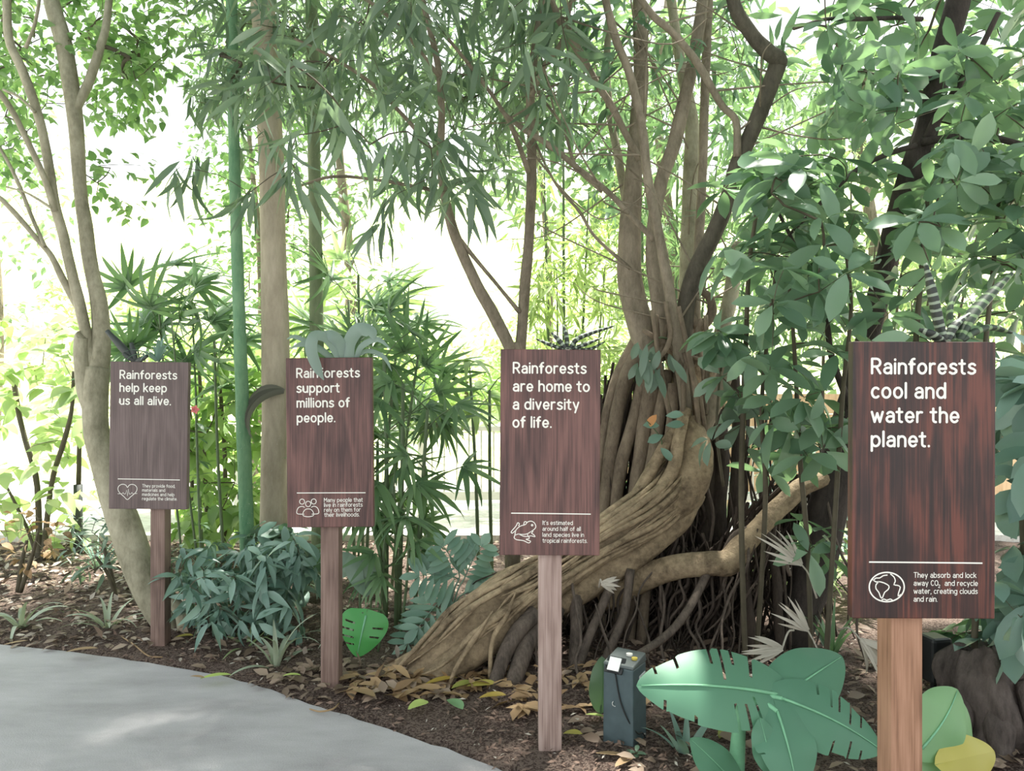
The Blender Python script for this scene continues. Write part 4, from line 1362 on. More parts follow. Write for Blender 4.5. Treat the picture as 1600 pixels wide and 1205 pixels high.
# ================================================================== plants on and behind the bed
def blade(mb, base, az, L, w, rise=1.1, droop=1.6, n=10, fold=.35, twist=0.0, roll=0.0):
    """one strap leaf arching from base: a folded strip with thickness-free edges and its length in t"""
    t = np.linspace(0, 1, n + 1)
    th = rise - droop * t ** 1.3
    ds = L / n
    hx = np.concatenate([[0], np.cumsum(np.cos((th[1:] + th[:-1]) / 2) * ds)])
    hz = np.concatenate([[0], np.cumsum(np.sin((th[1:] + th[:-1]) / 2) * ds)])
    h = np.array([math.cos(az), math.sin(az), 0])
    side = np.array([-math.sin(az), math.cos(az), 0])
    c = np.asarray(base) + hx[:, None] * h + hz[:, None] * np.array([0, 0, 1.0])
    nrm = -np.sin(th)[:, None] * h + np.cos(th)[:, None] * np.array([0, 0, 1.0])
    a = twist * t + roll
    sv = np.cos(a)[:, None] * side + np.sin(a)[:, None] * nrm
    nv = np.cos(a)[:, None] * nrm - np.sin(a)[:, None] * side
    hw = (w / 2 * strapp(t))[:, None]
    V = np.stack([c - sv * hw + nv * hw * fold, c, c + sv * hw + nv * hw * fold], 1).reshape(-1, 3)
    i = np.arange(n)[:, None] * 3
    j = np.arange(2)[None]
    Q = np.stack([i + j, i + j + 1, i + j + 4, i + j + 3], -1).reshape(-1, 4)
    mb.add(V, Q, np.repeat(t * L, 3))
    return c


mb = MB()
for a in DEAD:
    blade(mb, *a[:3], .05, a[4], a[5], fold=.2, roll=1.0, twist=.4)
mb.build('leaf', DEAD_M, DEAD_T)


def rosette(name, label, cat, base, n, L, w, m, rise=(.7, 1.35), droop=(1.0, 2.0), az0=0.0, fold=.35, group=None, parts='leaf'):
    t = thing(name, label, cat, base, group)
    for i in range(n):
        mb = MB()
        a = az0 + i * 2.399
        blade(mb, np.asarray(base) + np.array([math.cos(a), math.sin(a), 0]) * .012, a, rng.uniform(*L), w * rng.uniform(.8, 1.15), rng.uniform(*rise), rng.uniform(*droop), fold=fold, twist=rng.uniform(-.4, .4))
        mb.build(parts, m, t)
    return t


def fan_clump(label, base, canes, m, fanL, k, wid, per=5, pet=.3, spread=1.5, droop=.3, name='fan_palm', wood='cane', T_=T_FAN, face=None):
    """a clump of slim canes with pleated fans of leaflets held on stalks"""
    t = thing(name, label, 'palm', base)
    b = Bag(T_)
    st = MB()
    for top, r, zlo in canes:
        top = np.asarray(top, float)
        root = np.array([base[0] + (top[0] - base[0]) * .55 + rng.normal(0, .03), base[1] + (top[1] - base[1]) * .55, -.01])
        mb = MB()
        p = tube(mb, [root, (root * .45 + top * .55) + rng.normal(0, .015, 3), top], [r * 1.1, r, r * .8], 7, 5, .03)
        mb.build('cane', M[wood], t)
        for j in range(per):
            f = 1 - (1 - zlo) * j / max(per - 1, 1)
            q = p[min(len(p) - 1, int(f * (len(p) - 1)))]
            a = j * 2.4 + rng.random() * .8 + top[0] * 7
            up = .75 - .5 * (1 - f)
            dr = unit(np.array([math.cos(a), math.sin(a), up]))
            e = q + dr * pet * rng.uniform(.7, 1.15)
            tube(st, [q, (q + e) / 2 + np.array([0, 0, .02]), e], [.0042, .0036, .003], 4, 2, 0)
            ax = unit(dr + np.array([0, 0, -droop]) + rng.normal(0, .12, 3))
            nrm = np.array([0, -.35, 1.0]) + rng.normal(0, .25, 3)
            if face is not None:
                nrm = nrm + np.asarray(face)
            fan(b, e, ax, nrm, fanL * rng.uniform(.85, 1.15), k + int(rng.integers(-1, 2)), spread, wid)
    tag(st.build('stalks', M[wood], t), None, None, None, 'stuff')
    b.build('foliage', m, t)
    return t


def at(px, py, d):
    return P(px, py, d)


# ---- lady palms
fan_clump('tall fan palm behind the heart-icon sign with fans spread against the bright slope', np.array([-2.05, 5.5, 0]),
          [(at(245, 440, 5.5), .008, .8), (at(268, 500, 5.4), .008, .8), (at(215, 545, 5.6), .008, .85), (at(300, 470, 5.8), .008, .8), (at(335, 530, 5.5), .011, .75)], M['L_rhapis'], .40, 10, .045, 5, .28, 1.75, -.1, face=(0, -.9, 0))
fan_clump('lush fan palm clump with drooping fingers between the second and third signs', np.array([-.72, 4.75, 0]),
          [(at(600, 560, 4.6), .013, .35), (at(630, 600, 4.5), .013, .4), (at(668, 640, 4.45), .012, .5), (at(615, 760, 4.4), .011, .6), (at(590, 690, 4.7), .012, .4)],
          M['L_rhapis'], .34, 8, .04, 6, .26, 1.5, .75, face=(0, -.6, 0))
fan_clump('upright fan palm with stiff leaf fans behind the three-person icon sign', np.array([-1.1, 5.6, 0]),
          [(at(545, 470, 5.7), .012, .6), (at(580, 520, 5.5), .012, .5), (at(620, 540, 5.4), .012, .55), (at(655, 545, 5.3), .011, .6), (at(560, 430, 6.0), .012, .7)], M['L_rhapis'], .42, 11, .04, 7, .3, 1.9, -.25, face=(0, -.5, 0))
fan_clump('bright green sunlit fan palm further back above the three-person icon sign', np.array([-1.75, 8.0, 0]),
          [(at(560, 430, 7.6), .014, .7), (at(520, 500, 7.4), .014, .6), (at(590, 470, 7.8), .014, .7), (at(475, 520, 7.4), .013, .6)], M['L_lime'], .55, 11, .06, 6, .35, 1.9, 0, face=(0, -.8, 0))
fan_clump('dark fan palm with broad fingers close behind the frog-icon sign', np.array([-.15, 5.3, 0]),
          [(at(735, 590, 5.2), .012, .75), (at(765, 610, 5.1), .012, .8)], M['L_sun'], .3, 7, .06, 3, .24, 1.5, .5, face=(0, -.5, 0))
fan_clump('low fan palm sprouting beneath the three-person icon sign', np.array([-.78, 4.35, 0]),
          [(at(600, 850, 4.3), .008, .6), (at(640, 830, 4.3), .008, .6), (at(560, 850, 4.4), .008, .5)], M['L_rhapis'], .24, 7, .035, 4, .16, 1.3, .6, face=(0, -.5, 0))
fan_clump('shaded fan palm in the gap right of the fig roots', np.array([2.05, 5.0, 0]),
          [(at(1260, 880, 5.0), .01, .5), (at(1310, 900, 4.9), .01, .5), (at(1345, 850, 5.0), .01, .5)], M['L_lime'], .3, 8, .03, 5, .2, 1.5, .3)

# ---- bamboo-like clump lit from behind, between frog sign and fig
def cane_clump(label, base, tops, box_, n, m, L=(.14, .24), ratio=.15, d=None, name='bamboo_clump', cat='bamboo', style=hangers, T_=T_LANCE_FAR, k=(6, 10), down=.5, wood='cane'):
    t = thing(name, label, cat, base)
    R_ = []
    for tp, r in tops:
        tp = np.asarray(tp, float)
        root = np.array([base[0] + (tp[0] - base[0]) * .5, base[1] + rng.normal(0, .15), -.01])
        mb = MB()
        R_.append(tube(mb, [root, root * .4 + tp * .6, tp], [r, r, r * .5], 7, 6, .02))
        mb.build('cane', M[wood], t)
    nd = np.vstack([nodes_px(int(n * f), *bx) for f, bx in box_])
    mb = MB()
    dv = grow(mb, nd, np.vstack(R_), .0018, 3)
    tag(mb.build('twigs', M[wood], t), None, None, None, 'stuff')
    b = Bag(T_)
    style(b, nd, dv, k, L, ratio, down=down)
    b.build('foliage', M[m], t)
    return t


cane_clump('sunlit bamboo with narrow yellow-green leaves seen above the frog-icon sign', np.array([.45, 7.0, 0]),
           [(at(850, 250, 7), .012), (at(880, 150, 7.2), .014), (at(920, 300, 6.8), .012), (at(945, 420, 6.8), .010), (at(870, 420, 6.6), .01), (at(900, 520, 6.5), .01)],
           [(.3, (800, 985, 260, 420, 6.2, 8)), (.5, (830, 985, 400, 560, 6, 7.4)), (.3, (905, 990, 540, 640, 6, 7))], 150, 'L_bam')
cane_clump('leafy bamboo with mid-green leaves behind the fig stems', np.array([1.4, 7.4, 0]),
           [(at(1000, 200, 7.4), .014), (at(1060, 100, 7.6), .014), (at(1120, 260, 7.2), .012), (at(1180, 330, 7.2), .012), (at(1240, 250, 7.6), .012)],
           [(.6, (960, 1300, 100, 360, 6.6, 8.4)), (.5, (980, 1320, 340, 560, 6.4, 8))], 300, 'L_far')
cane_clump('pale dry reeds and bamboo behind the leaning dark trunk', np.array([3.0, 7.2, 0]),
           [(at(1290, 330, 7.2), .015), (at(1330, 280, 7.2), .015), (at(1420, 320, 7.0), .013), (at(1470, 380, 7.0), .013), (at(1530, 350, 7.1), .013), (at(1370, 360, 7.1), .013)],
           [(.5, (1260, 1640, 330, 560, 6.4, 7.6)), (.3, (1300, 1640, 180, 360, 6.6, 8))], 130, 'L_lime', (.14, .26), .13, wood='twig')

# ---- broad shrubs
def bush(label, base, stems, boxes, m, style=ovals, k=(6, 10), L=(.08, .14), ratio=.5, T_=T_OVATE, wood='twig', name='leafy_shrub', cat='shrub', r0=.0018, **kw):
    t = thing(name, label, cat, base)
    R_ = []
    for s_ in stems:
        pts, d0, d1 = s_
        mb = MB()
        R_.append(stem(mb, pts, d0, d1, 7, 5, .05))
        mb.build('stem', M[wood], t)
    nd = np.vstack([nodes_px(*b_) for b_ in boxes])
    nd[:, 2] = np.maximum(nd[:, 2], .08)
    mb = MB()
    dv = grow(mb, nd, np.vstack(R_), r0, 3)
    tag(mb.build('twigs', M[wood], t), None, None, None, 'stuff')
    b = Bag(T_)
    style(b, nd, dv, k, L, ratio, **kw)
    b.build('foliage', M[m], t)
    return t


bush('sunlit pale green shrub with large soft leaves beside the multi-stemmed tree', np.array([-3.9, 6.3, 0]),
     [([(62, 890, 10), (58, 760, 9), (40, 690, 8), (28, 640, 8), (20, 580, 8)], 6.3, 6.3), ([(66, 890, 10), (80, 760, 8), (100, 690, 8), (112, 640, 6), (115, 580, 5)], 6.3, 6.1), ([(64, 890, 6), (40, 820, 5), (10, 760, 4)], 6.3, 6.4)],
     [(24, -40, 150, 500, 610, 5.8, 7), (22, -40, 140, 600, 780, 5.9, 6.8), (14, -20, 130, 780, 860, 6, 6.8)], 'L_lime', k=(4, 6), L=(.13, .22), ratio=.6)
bush('bright green bush glowing between the two farthest signs', np.array([-2.5, 6.2, 0]),
     [([(330, 890, 8), (322, 780, 7), (316, 650, 7), (310, 560, 5)], 6.2, 6.2), ([(350, 890, 8), (352, 740, 7), (345, 620, 6), (335, 540, 5)], 6.2, 6), ([(300, 890, 6), (300, 760, 6), (297, 640, 5)], 6.2, 6.3)],
     [(84, 265, 430, 540, 700, 5.6, 7), (60, 275, 430, 690, 850, 5.6, 6.8)], 'L_sun', k=(6, 9), L=(.12, .2), ratio=.5)
bush('yellow-green shrub glimpsed behind the heart-icon sign and pale trunk', np.array([-3.5, 8.2, 0]),
     [([(210, 830, 8), (205, 720, 7), (190, 620, 6)], 8, 8)], [(40, 130, 300, 560, 780, 7.4, 8.8)], 'L_lime', k=(5, 8), L=(.12, .2), ratio=.55)
bush('dense blue-green bush hugging the ground between the two farthest signs', np.array([-1.55, 4.4, 0]),
     [([(370, 1005, 8), (365, 950, 7), (350, 900, 6)], 4.4, 4.4), ([(385, 1005, 8), (400, 940, 7), (430, 890, 6)], 4.4, 4.3), ([(360, 1005, 7), (320, 960, 6), (295, 920, 5)], 4.4, 4.5)],
     [(46, 275, 480, 840, 920, 4.15, 4.9), (46, 290, 470, 900, 985, 4.05, 4.6)], 'L_teal', whorls, (6, 9), (.11, .19), .26, T_LANCE, el=(-1.0, .1), upw=.9)
bush('blue-green leaves gathered low behind the post of the three-person icon sign', np.array([-1.2, 4.9, 0]),
     [([(440, 950, 8), (450, 900, 7), (460, 860, 6)], 4.9, 4.8)], [(26, 390, 500, 820, 930, 4.4, 5.1)], 'L_teal', whorls, (4, 7), (.13, .22), .45, T_ELLIP, el=(-.8, .2), upw=.9)
bush('sparse brown-twigged shrub at the near corner of the leaf-strewn bed', np.array([-3.5, 5.4, 0]),
     [([(28, 925, 8), (34, 880, 7), (42, 845, 5)], 5.3, 5.3), ([(32, 925, 7), (50, 870, 6), (60, 830, 4)], 5.3, 5.2)], [(20, -10, 100, 800, 880, 4.9, 5.6)], 'L_tan', k=(2, 4), L=(.05, .1), ratio=.5)
bush('small twiggy shrub with thin leaves in front of the black post', np.array([-3.0, 5.1, 0]),
     [([(180, 935, 9), (172, 890, 7), (160, 850, 5)], 5.1, 5.1), ([(182, 935, 7), (170, 900, 6), (150, 870, 4)], 5.1, 5.0)], [(20, 110, 200, 810, 900, 4.9, 5.5)], 'L_arum', k=(4, 7), L=(.08, .15), ratio=.2, T_=T_LANCE)
bush('dark leafy undergrowth plant behind the hanging fig roots', np.array([1.6, 5.8, 0]),
     [([(1120, 900, 8), (1110, 820, 7), (1100, 740, 5)], 5.8, 5.8), ([(1200, 900, 8), (1210, 800, 7), (1220, 720, 5)], 5.8, 5.8)], [(40, 1040, 1330, 690, 900, 5.2, 6.2)], 'L_teal', k=(5, 8), L=(.12, .2), ratio=.45, T_=T_ELLIP)
bush('broad-leaved plant below the globe-icon sign beside the old stump', np.array([2.25, 3.75, 0]),
     [([(1510, 1060, 7), (1512, 1020, 6), (1516, 990, 5)], 3.75, 3.7), ([(1540, 1060, 7), (1548, 1020, 6)], 3.75, 3.7)], [(16, 1465, 1600, 960, 1040, 3.4, 4)], 'L_shade', k=(3, 5), L=(.12, .2), ratio=.6, T_=T_OVATE)
bush('dark leaves crowding just behind the timber wall', np.array([1.1, 9.6, 0]),
     [([(950, 740, 8), (940, 640, 7), (930, 560, 5)], 9.6, 9.6)], [(30, 900, 1010, 560, 640, 9.2, 10)], 'L_sun', k=(6, 9), L=(.14, .22), ratio=.3, T_=T_LANCE_FAR)
bush('leafy sprig peeping past the edge of the frog-icon sign beside the fig', np.array([.62, 5.1, 0]),
     [([(955, 930, 5), (950, 830, 5), (948, 720, 4)], 5.1, 5.1)], [(9, 935, 965, 690, 790, 4.9, 5.3)], 'L_shade', k=(4, 6), L=(.1, .16), ratio=.55, T_=T_ELLIP)
# leafy boughs far behind on the upper frame: one tree for each crown
def far_tree(label, base, h, r, n, m, trunk_r=.1, L=(.16, .3), name='distant_tree', hz=.62):
    t = thing(name, label, 'tree', base)
    b0 = np.asarray(base, float)
    mb = MB()
    p = tube(mb, [b0, b0 + (.1, 0, h * .4), b0 + (-.1, .1, h * .75), b0 + (0, 0, h)], [trunk_r, trunk_r * .8, trunk_r * .5, trunk_r * .2], 9, 5, .06)
    mb.build('trunk', M['grey_bark'], t)
    nd = nodes_ball(n, b0 + (0, 0, h * hz), (r, r, h * .42), .25)
    nd[:, 2] = np.maximum(nd[:, 2], b0[2] + .3)
    mb = MB()
    dv = grow(mb, nd, p[4:], .003, 3)
    tag(mb.build('twigs', M['twig'], t), None, None, None, 'stuff')
    b = Bag(T_FAR)
    ovals(b, nd, dv, (9, 14), L, .5, .22)
    b.build('foliage', M[m], t)


hz = lambda y: .03 + .36 * max(0, y - 11.5)
far_tree('leafy tree standing far back between the multi-stemmed tree and green palm trunk', (-3.1, 9.2, 0), 6.4, .85, 170, 'L_left', .05, (.1, .17), hz=.72)
far_tree('feathery tree far behind the thick pale palm trunk', (-2.3, 10.5, 0), 6.6, 1.2, 130, 'L_far', .1, (.12, .2), hz=.8)
far_tree('pale sunlit tree far back at the outer edge behind the multi-stemmed tree', (-7.6, 11.2, 0), 6.2, 1.3, 60, 'L_far', .1, (.12, .2), hz=.7)
far_tree('dark green tree far behind the forked tree', (.45, 11.2, 0), 7.2, 1.4, 130, 'L_far', .06, (.16, .26), hz=.86)
far_tree('tall leafy tree far behind the fig crown', (2.1, 10.4, 0), 6.8, 1.6, 190, 'L_far', .12, (.16, .26), hz=.7)
far_tree('broad leafy tree far behind the leaning dark trunk', (4.6, 9.8, 0), 6.2, 1.9, 240, 'L_far', .12, (.16, .28), hz=.62)
far_tree('round leafy tree far back beyond the globe-icon sign', (7.3, 11.0, 0), 6.2, 1.7, 170, 'L_far', .12, (.16, .28), hz=.6)
for i, (lb, x, y, s_) in enumerate((('low pale bush on the bright slope behind the heart-icon sign', -7.2, 15.0, 1.5), ('washed-out bush on the slope past the pale palm trunk', -3.2, 16.5, 1.6),
                                    ('sunlit bush on the slope above the white railing', -.9, 14.5, 1.2), ('yellowish bush on the slope above the frog-icon sign', 1.2, 17.0, 1.7),
                                    ('faint bush high on the slope beside the multi-stemmed tree', -9.5, 19.0, 1.8))):
    b0 = np.array([x, y, hz(y) - .1])
    t = thing('slope_bush', lb, 'shrub', b0)
    mb = MB()
    tube(mb, [b0, b0 + (.05, 0, .4), b0 + (0, 0, .9)], [.05, .04, .02], 6, 4, .05)
    p = mb.v[0]
    mb.build('stem', M['twig'], t)
    nd = nodes_ball(90, b0 + (0, 0, s_ * .5), (s_ * 1.3, s_ * .8, s_ * .55))
    b = Bag(T_FAR)
    ovals(b, nd, rdir(90), (9, 13), (.16, .3), .5, .25)
    b.build('foliage', M['L_lime'], t)

# ---- pink flower on its own little plant
t = thing('flowering_shrub', 'thin shrub with one pink flower at the edge of the heart-icon sign', 'flower', np.array([-2.2, 5.35, 0]))
mb = MB()
fs = stem(mb, [(318, 945, 4), (312, 820, 4), (308, 700, 4), (306, 640, 3)], 5.3, 5.3, 6, 5, .03)
mb.build('stem', M['cane'], t)
b = Bag(T_OVATE)
for i in range(5):
    a = i * 1.2566
    b.add(fs[-1] + (0, -.01, 0), (math.cos(a), -.4, math.sin(a)), (0, -1, 0), .034, .03)
b.build('flower', M['pink'], t)
b = Bag(T_ELLIP)
q = fs[4:-2]
b.add(np.repeat(q, 2, 0), rdir(2 * len(q), -.3, .5), (0, 0, 1), .11, .035)
b.build('foliage', M['L_shade'], t)

# ---- rosettes on the bed
rosette('striped_rosette_plant', 'striped strappy plant at the outer edge of the bed near the path', 'plant', G(32, 985), 11, (.26, .42), .035, M['L_var'], (.5, 1.3), (1.0, 2.2), .3)
rosette('striped_rosette_plant', 'striped strappy plant just beside the post of the heart-icon sign', 'plant', G(168, 986), 13, (.24, .38), .03, M['L_var'], (.4, 1.3), (.8, 2.0), 1.0)
rosette('striped_rosette_plant', 'upright striped strappy plant before the post of the three-person icon sign', 'plant', G(432, 1048), 9, (.22, .4), .036, M['L_var'], (.5, 1.5), (.6, 1.9), 1.6)
rosette('grassy_tuft', 'dark grassy tuft at the foot of the black post', 'plant', G(152, 895), 14, (.3, .5), .022, M['L_teal'], (.8, 1.5), (.6, 1.7), .2)
rosette('grassy_tuft', 'thin green tuft under the blue-green bush', 'plant', G(385, 1015), 9, (.2, .36), .025, M['L_lime'], (.2, .9), (.4, 1.4), 2.2)
rosette('grassy_tuft', 'strappy tuft between three-person sign post and split leaf', 'plant', G(540, 1010), 10, (.2, .34), .022, M['L_var'], (.5, 1.3), (.8, 1.8), .9)
rosette('young_bromeliad', 'short banded strap plant beside the slate pedestal', 'plant', G(1072, 1192), 7, (.15, .24), .04, M['L_teal'], (.9, 1.45), (.2, 1.0), 1.9)
rosette('grassy_tuft', 'spiky green tuft rising behind the banana leaves', 'plant', G(1300, 1030), 12, (.22, .36), .03, M['L_shade'], (.7, 1.5), (.3, 1.0), .7)

# ---- bromeliads sitting on the signs' tops
def on_sign(px, py, d):
    return P(px, py, d)


t = thing('bromeliad', 'dark tube-leaved bromeliad on top of the heart-icon sign', 'bromeliad', on_sign(222, 565, 4.19))
c = on_sign(212, 564, 4.19)
for (ex, ey, w, dx) in ((167, 517, .042, 0), (205, 536, .036, .01), (230, 556, .03, -.03), (192, 552, .028, -.03)):
    e = on_sign(ex, ey, 4.19 + dx)
    mb = MB()
    tube(mb, [c + (0, 0, -.005), (c + e) / 2 + (0, 0, -.004), e], [w * .4, w * .5, w * .3], 8, 5, .04)
    mb.build('leaf', M['L_darkbrom'], t)
rosette('bromeliad', 'small green bromeliad with thin curling leaves on the heart-icon sign', 'bromeliad', on_sign(246, 565, 4.2), 13, (.14, .24), .026, M['L_teal'], (.7, 1.5), (.4, 2.4), .4)

t = thing('bromeliad', 'silvery broad-leaved bromeliad spilling over the three-person icon sign', 'bromeliad', on_sign(525, 558, 3.63))
for (pts, ws) in (([(528, 560, 3.62), (512, 530, 3.58), (492, 524, 3.54), (486, 545, 3.53), (496, 575, 3.55), (506, 594, 3.57)], (.03, .06, .07, .075, .06, .006)),
                  ([(535, 560, 3.63), (530, 535, 3.6), (515, 522, 3.58), (500, 520, 3.6)], (.05, .08, .07, .01)),
                  ([(545, 560, 3.63), (546, 535, 3.62), (560, 514, 3.6), (580, 518, 3.6), (584, 532, 3.6)], (.07, .085, .09, .08, .01)),
                  ([(556, 560, 3.64), (566, 540, 3.62), (590, 530, 3.6), (610, 545, 3.6)], (.03, .04, .035, .005)),
                  ([(520, 560, 3.64), (500, 545, 3.62), (475, 537, 3.6), (452, 545, 3.6)], (.03, .045, .04, .005)),
                  ([(515, 560, 3.64), (490, 540, 3.66), (462, 526, 3.66), (448, 530, 3.66)], (.02, .035, .03, .005)),
                  ([(550, 560, 3.64), (575, 548, 3.66), (600, 558, 3.66), (612, 580, 3.66)], (.02, .03, .03, .004))):
    p = catmull([on_sign(a, b_, d) for a, b_, d in pts], 5)
    w = catmull([(x * .72, 0, 0) for x in ws], 5)[:, 0]
    tg = unit(np.gradient(p, axis=0))
    sd = unit(np.cross(tg, [0.25, -1.0, .25]))
    nn = np.cross(sd, tg)
    V = np.stack([p - sd * w[:, None] / 2 - nn * w[:, None] * .18, p, p + sd * w[:, None] / 2 - nn * w[:, None] * .18], 1).reshape(-1, 3)
    n = len(p) - 1
    i = np.arange(n)[:, None] * 3
    j = np.arange(2)[None]
    mb = MB()
    mb.add(V, np.stack([i + j, i + j + 1, i + j + 4, i + j + 3], -1).reshape(-1, 4))
    mb.build('leaf', M['L_brom'], t)


def banded(label, base_px, d, shoots, m):
    t = thing('bromeliad', label, 'bromeliad', on_sign(*base_px, d))
    c = on_sign(base_px[0], base_px[1] + 1, d)
    for pts, w in shoots:
        p = [on_sign(a, b_, d + dd) for a, b_, dd in pts]
        mb = MB()
        r = np.interp(np.linspace(0, 1, len(p)), [0, .35, .85, 1], [w * .42, w * .5, w * .4, w * .18])
        tube(mb, p, r, 9, 6, .03, .55)
        mb.build('leaf', m, t)
    return t


banded('zebra-banded bromeliad standing on top of the frog-icon sign', (886, 545), 3.01,
       [([(884, 546, 0), (872, 530, .0), (862, 520, .01)], .04), ([(890, 546, 0), (902, 530, 0), (925, 520, .02), (958, 510, .04)], .036), ([(892, 546, 0), (915, 538, -.01), (940, 528, 0)], .03),
        ([(886, 546, .01), (885, 525, .02), (880, 508, .03)], .036), ([(880, 546, 0), (858, 538, 0), (838, 530, .01)], .03), ([(896, 546, 0), (920, 546, .01), (945, 534, .02)], .026)], M['band'])
banded('zebra-striped bromeliad column standing on top of the globe-icon sign', (1474, 533), 2.25,
       [([(1474, 534, 0), (1464, 492, 0), (1455, 450, 0), (1446, 412, .01)], .045), ([(1472, 534, 0), (1455, 522, -.02), (1436, 515, -.01)], .04), ([(1478, 534, 0), (1492, 508, .01), (1515, 490, .02)], .036)], M['band'])
banded('spotted-leaf bromeliad reaching sideways from the top of the globe-icon sign', (1500, 533), 2.27,
       [([(1494, 534, 0), (1515, 496, .02), (1545, 462, .04), (1580, 428, .06)], .05), ([(1500, 534, 0), (1520, 520, 0), (1548, 512, .01), (1580, 520, .02)], .04), ([(1490, 534, 0), (1484, 500, .02), (1488, 470, .04), (1510, 445, .05)], .03)], M['band2'])

# ---- split-leaf plants
def split_leaf(t, base, tip, up, W, m, slits=(), name='leaf', heart=.1, n=26, rib=None, curl=.15, sag=.06, ragged=0.0):
    """a broad leaf from its stalk end to its tip, gridded so that slits and tears are real gaps"""
    base, tip = np.asarray(base, float), np.asarray(tip, float)
    ax = tip - base
    L = np.linalg.norm(ax)
    ax = ax / L
    sd = unit(np.cross(ax, up))
    nn = np.cross(sd, ax)
    us = np.array([0, .18, .38, .6, .82, 1.0])
    tt = np.linspace(0, 1, n + 1)
    mb = MB()
    rag = {}
    for s in (-1, 1):
        f, row = 1.0, []
        for k in range(n + 1):
            if any(a in (k, k - 1) and sx in (s, 0) and hi > 1 for a, sx, lo, hi in slits):
                f = 1 - ragged * rng.random()
            row.append(f)
        rag[s] = row
    prof = np.sin(PI * np.clip(tt, 0, 1) ** heart) ** .7 + .01
    for s in (-1, 1):
        V = []
        for k, tv in enumerate(tt):
            for u in us:
                off = u * W / 2 * prof[k] * rag[s][k]
                back = -.16 * u * L * (1 - tv) ** 2 + .08 * u * L * tv * (1 - tv)
                V.append(base + ax * (tv * L + back) + sd * s * off + nn * (sag * math.sin(PI * tv) * L - curl * off * u - .12 * L * tv ** 2 + .004 * math.sin(15 * tv) * u))
        Q = []
        m_ = len(us)
        for k in range(n):
            for j in range(m_ - 1):
                cut = any(a == k and (s == sx or sx == 0) and lo <= us[j] < hi for a, sx, lo, hi in slits)
                if not cut:
                    q = (k * m_ + j, (k + 1) * m_ + j, (k + 1) * m_ + j + 1, k * m_ + j + 1)
                    Q.append(q if s > 0 else q[::-1])
        mb.add(np.array(V), Q)
    o = mb.build(name, m, t)
    if rib is not None:
        mr = MB()
        tube(mr, [base + ax * (x * L) + nn * (sag * math.sin(PI * x) * L - .12 * L * x ** 2 + .003) for x in np.linspace(0, .97, 10)], np.linspace(.006, .0015, 10) * W / .25, 5, 2, 0)
        mr.build('midrib', rib, t)
    return o


bs = G(590, 1022)
t = thing('split_leaf_plant', 'bright green split-leaf plant leaf hanging beside the three-person sign post', 'plant', bs)
mb = MB()
tube(mb, [bs, P(600, 960, 4.15), P(578, 952, 4.1), P(566, 958, 4.05)], [.007, .006, .005, .004], 6, 5, 0)
mb.build('stalk', M['cane'], t)
split_leaf(t, P(572, 962, 4.05), P(557, 1028, 4.0), (.1, -1, .25), .25, M['L_mon'], [(k, 1, .38, 1.1 if k > 9 else .8) for k in (6, 10, 14, 18)] + [(k, -1, .38, .8) for k in (7, 12)], heart=.5, rib=M['L_rib'])
bs = G(572, 1005)
t = thing('arum_plant', 'grey-green heart-shaped leaf beside the three-person sign post, above the bright split leaf', 'plant', bs)
mb = MB()
tube(mb, [bs, P(580, 940, 4.3), P(577, 900, 4.26), P(570, 880, 4.24)], [.007, .006, .005, .004], 6, 5, 0)
mb.build('stalk', M['cane'], t)
split_leaf(t, P(566, 880, 4.24), P(572, 933, 4.2), (.1, -1, .3), .19, M['L_arum'], heart=.45, rib=M['L_arum'])
split_leaf(t, P(545, 870, 4.3), P(528, 905, 4.25), (-.1, -1, .5), .13, M['L_arum'], heart=.5)

# ---- lobed philodendron in front of the buttress
bs = G(690, 1015)
t = thing('lobed_leaf_plant', 'lobed blue-green philodendron leaves above the foot of the fig root', 'plant', bs)
for (a, b_, n, w) in (((690, 960), (672, 1045), 6, .05), ((705, 925), (650, 985), 6, .055), ((715, 905), (650, 900), 6, .055), ((718, 900), (690, 850), 6, .055), ((725, 905), (755, 850), 7, .06), ((722, 930), (765, 925), 6, .05), ((700, 950), (632, 1010), 6, .05), ((712, 940), (730, 985), 5, .05)):
    p0, p1 = P(*a, 4.25), P(*b_, 4.1 + rng.uniform(-.1, .15))
    mb = MB()
    tube(mb, [bs, (bs * .35 + p0 * .65) + (0, 0, .05), p0, (p0 + p1) / 2 + (0, -.01, .02), p1], [.006, .005, .004, .003, .0015], 5, 4, 0)
    bg_ = Bag(T_ELLIP)
    ax = unit(p1 - p0)
    sd = unit(np.cross(ax, [0.1, -1, .4]))
    L = np.linalg.norm(p1 - p0)
    for k in range(n):
        f = (k + .5) / n
        for s in (-1, 1):
            bg_.add(p0 + (p1 - p0) * f, sd * s * .9 + ax * .55 + np.array([0, 0, -.15]), np.array([0, -.8, .6]), L * (.75 - .35 * f) * rng.uniform(.85, 1.1), w * .8)
    bg_.add(p1 - ax * .02, ax, np.array([0, -.8, .6]), L * .4, w)
    bg_.mesh(mb)
    mb.build('leaf', M['L_philo'], t)

# ---- banana plant
bs = G(1150, 1228)
t = thing('banana_plant', 'young banana plant with large torn blue-green leaves before the slate pedestal', 'banana plant', bs)
cr = P(1172, 1098, 2.72)
mb = MB()
tube(mb, [bs, P(1153, 1160, 2.76), P(1158, 1105, 2.73)], [.03, .026, .018], 10, 5, .02)
mb.build('stem', M['L_rib'], t)


def tears(ks):
    return [(2 * k, s, lo, 1.1) for k, s, lo in ks]


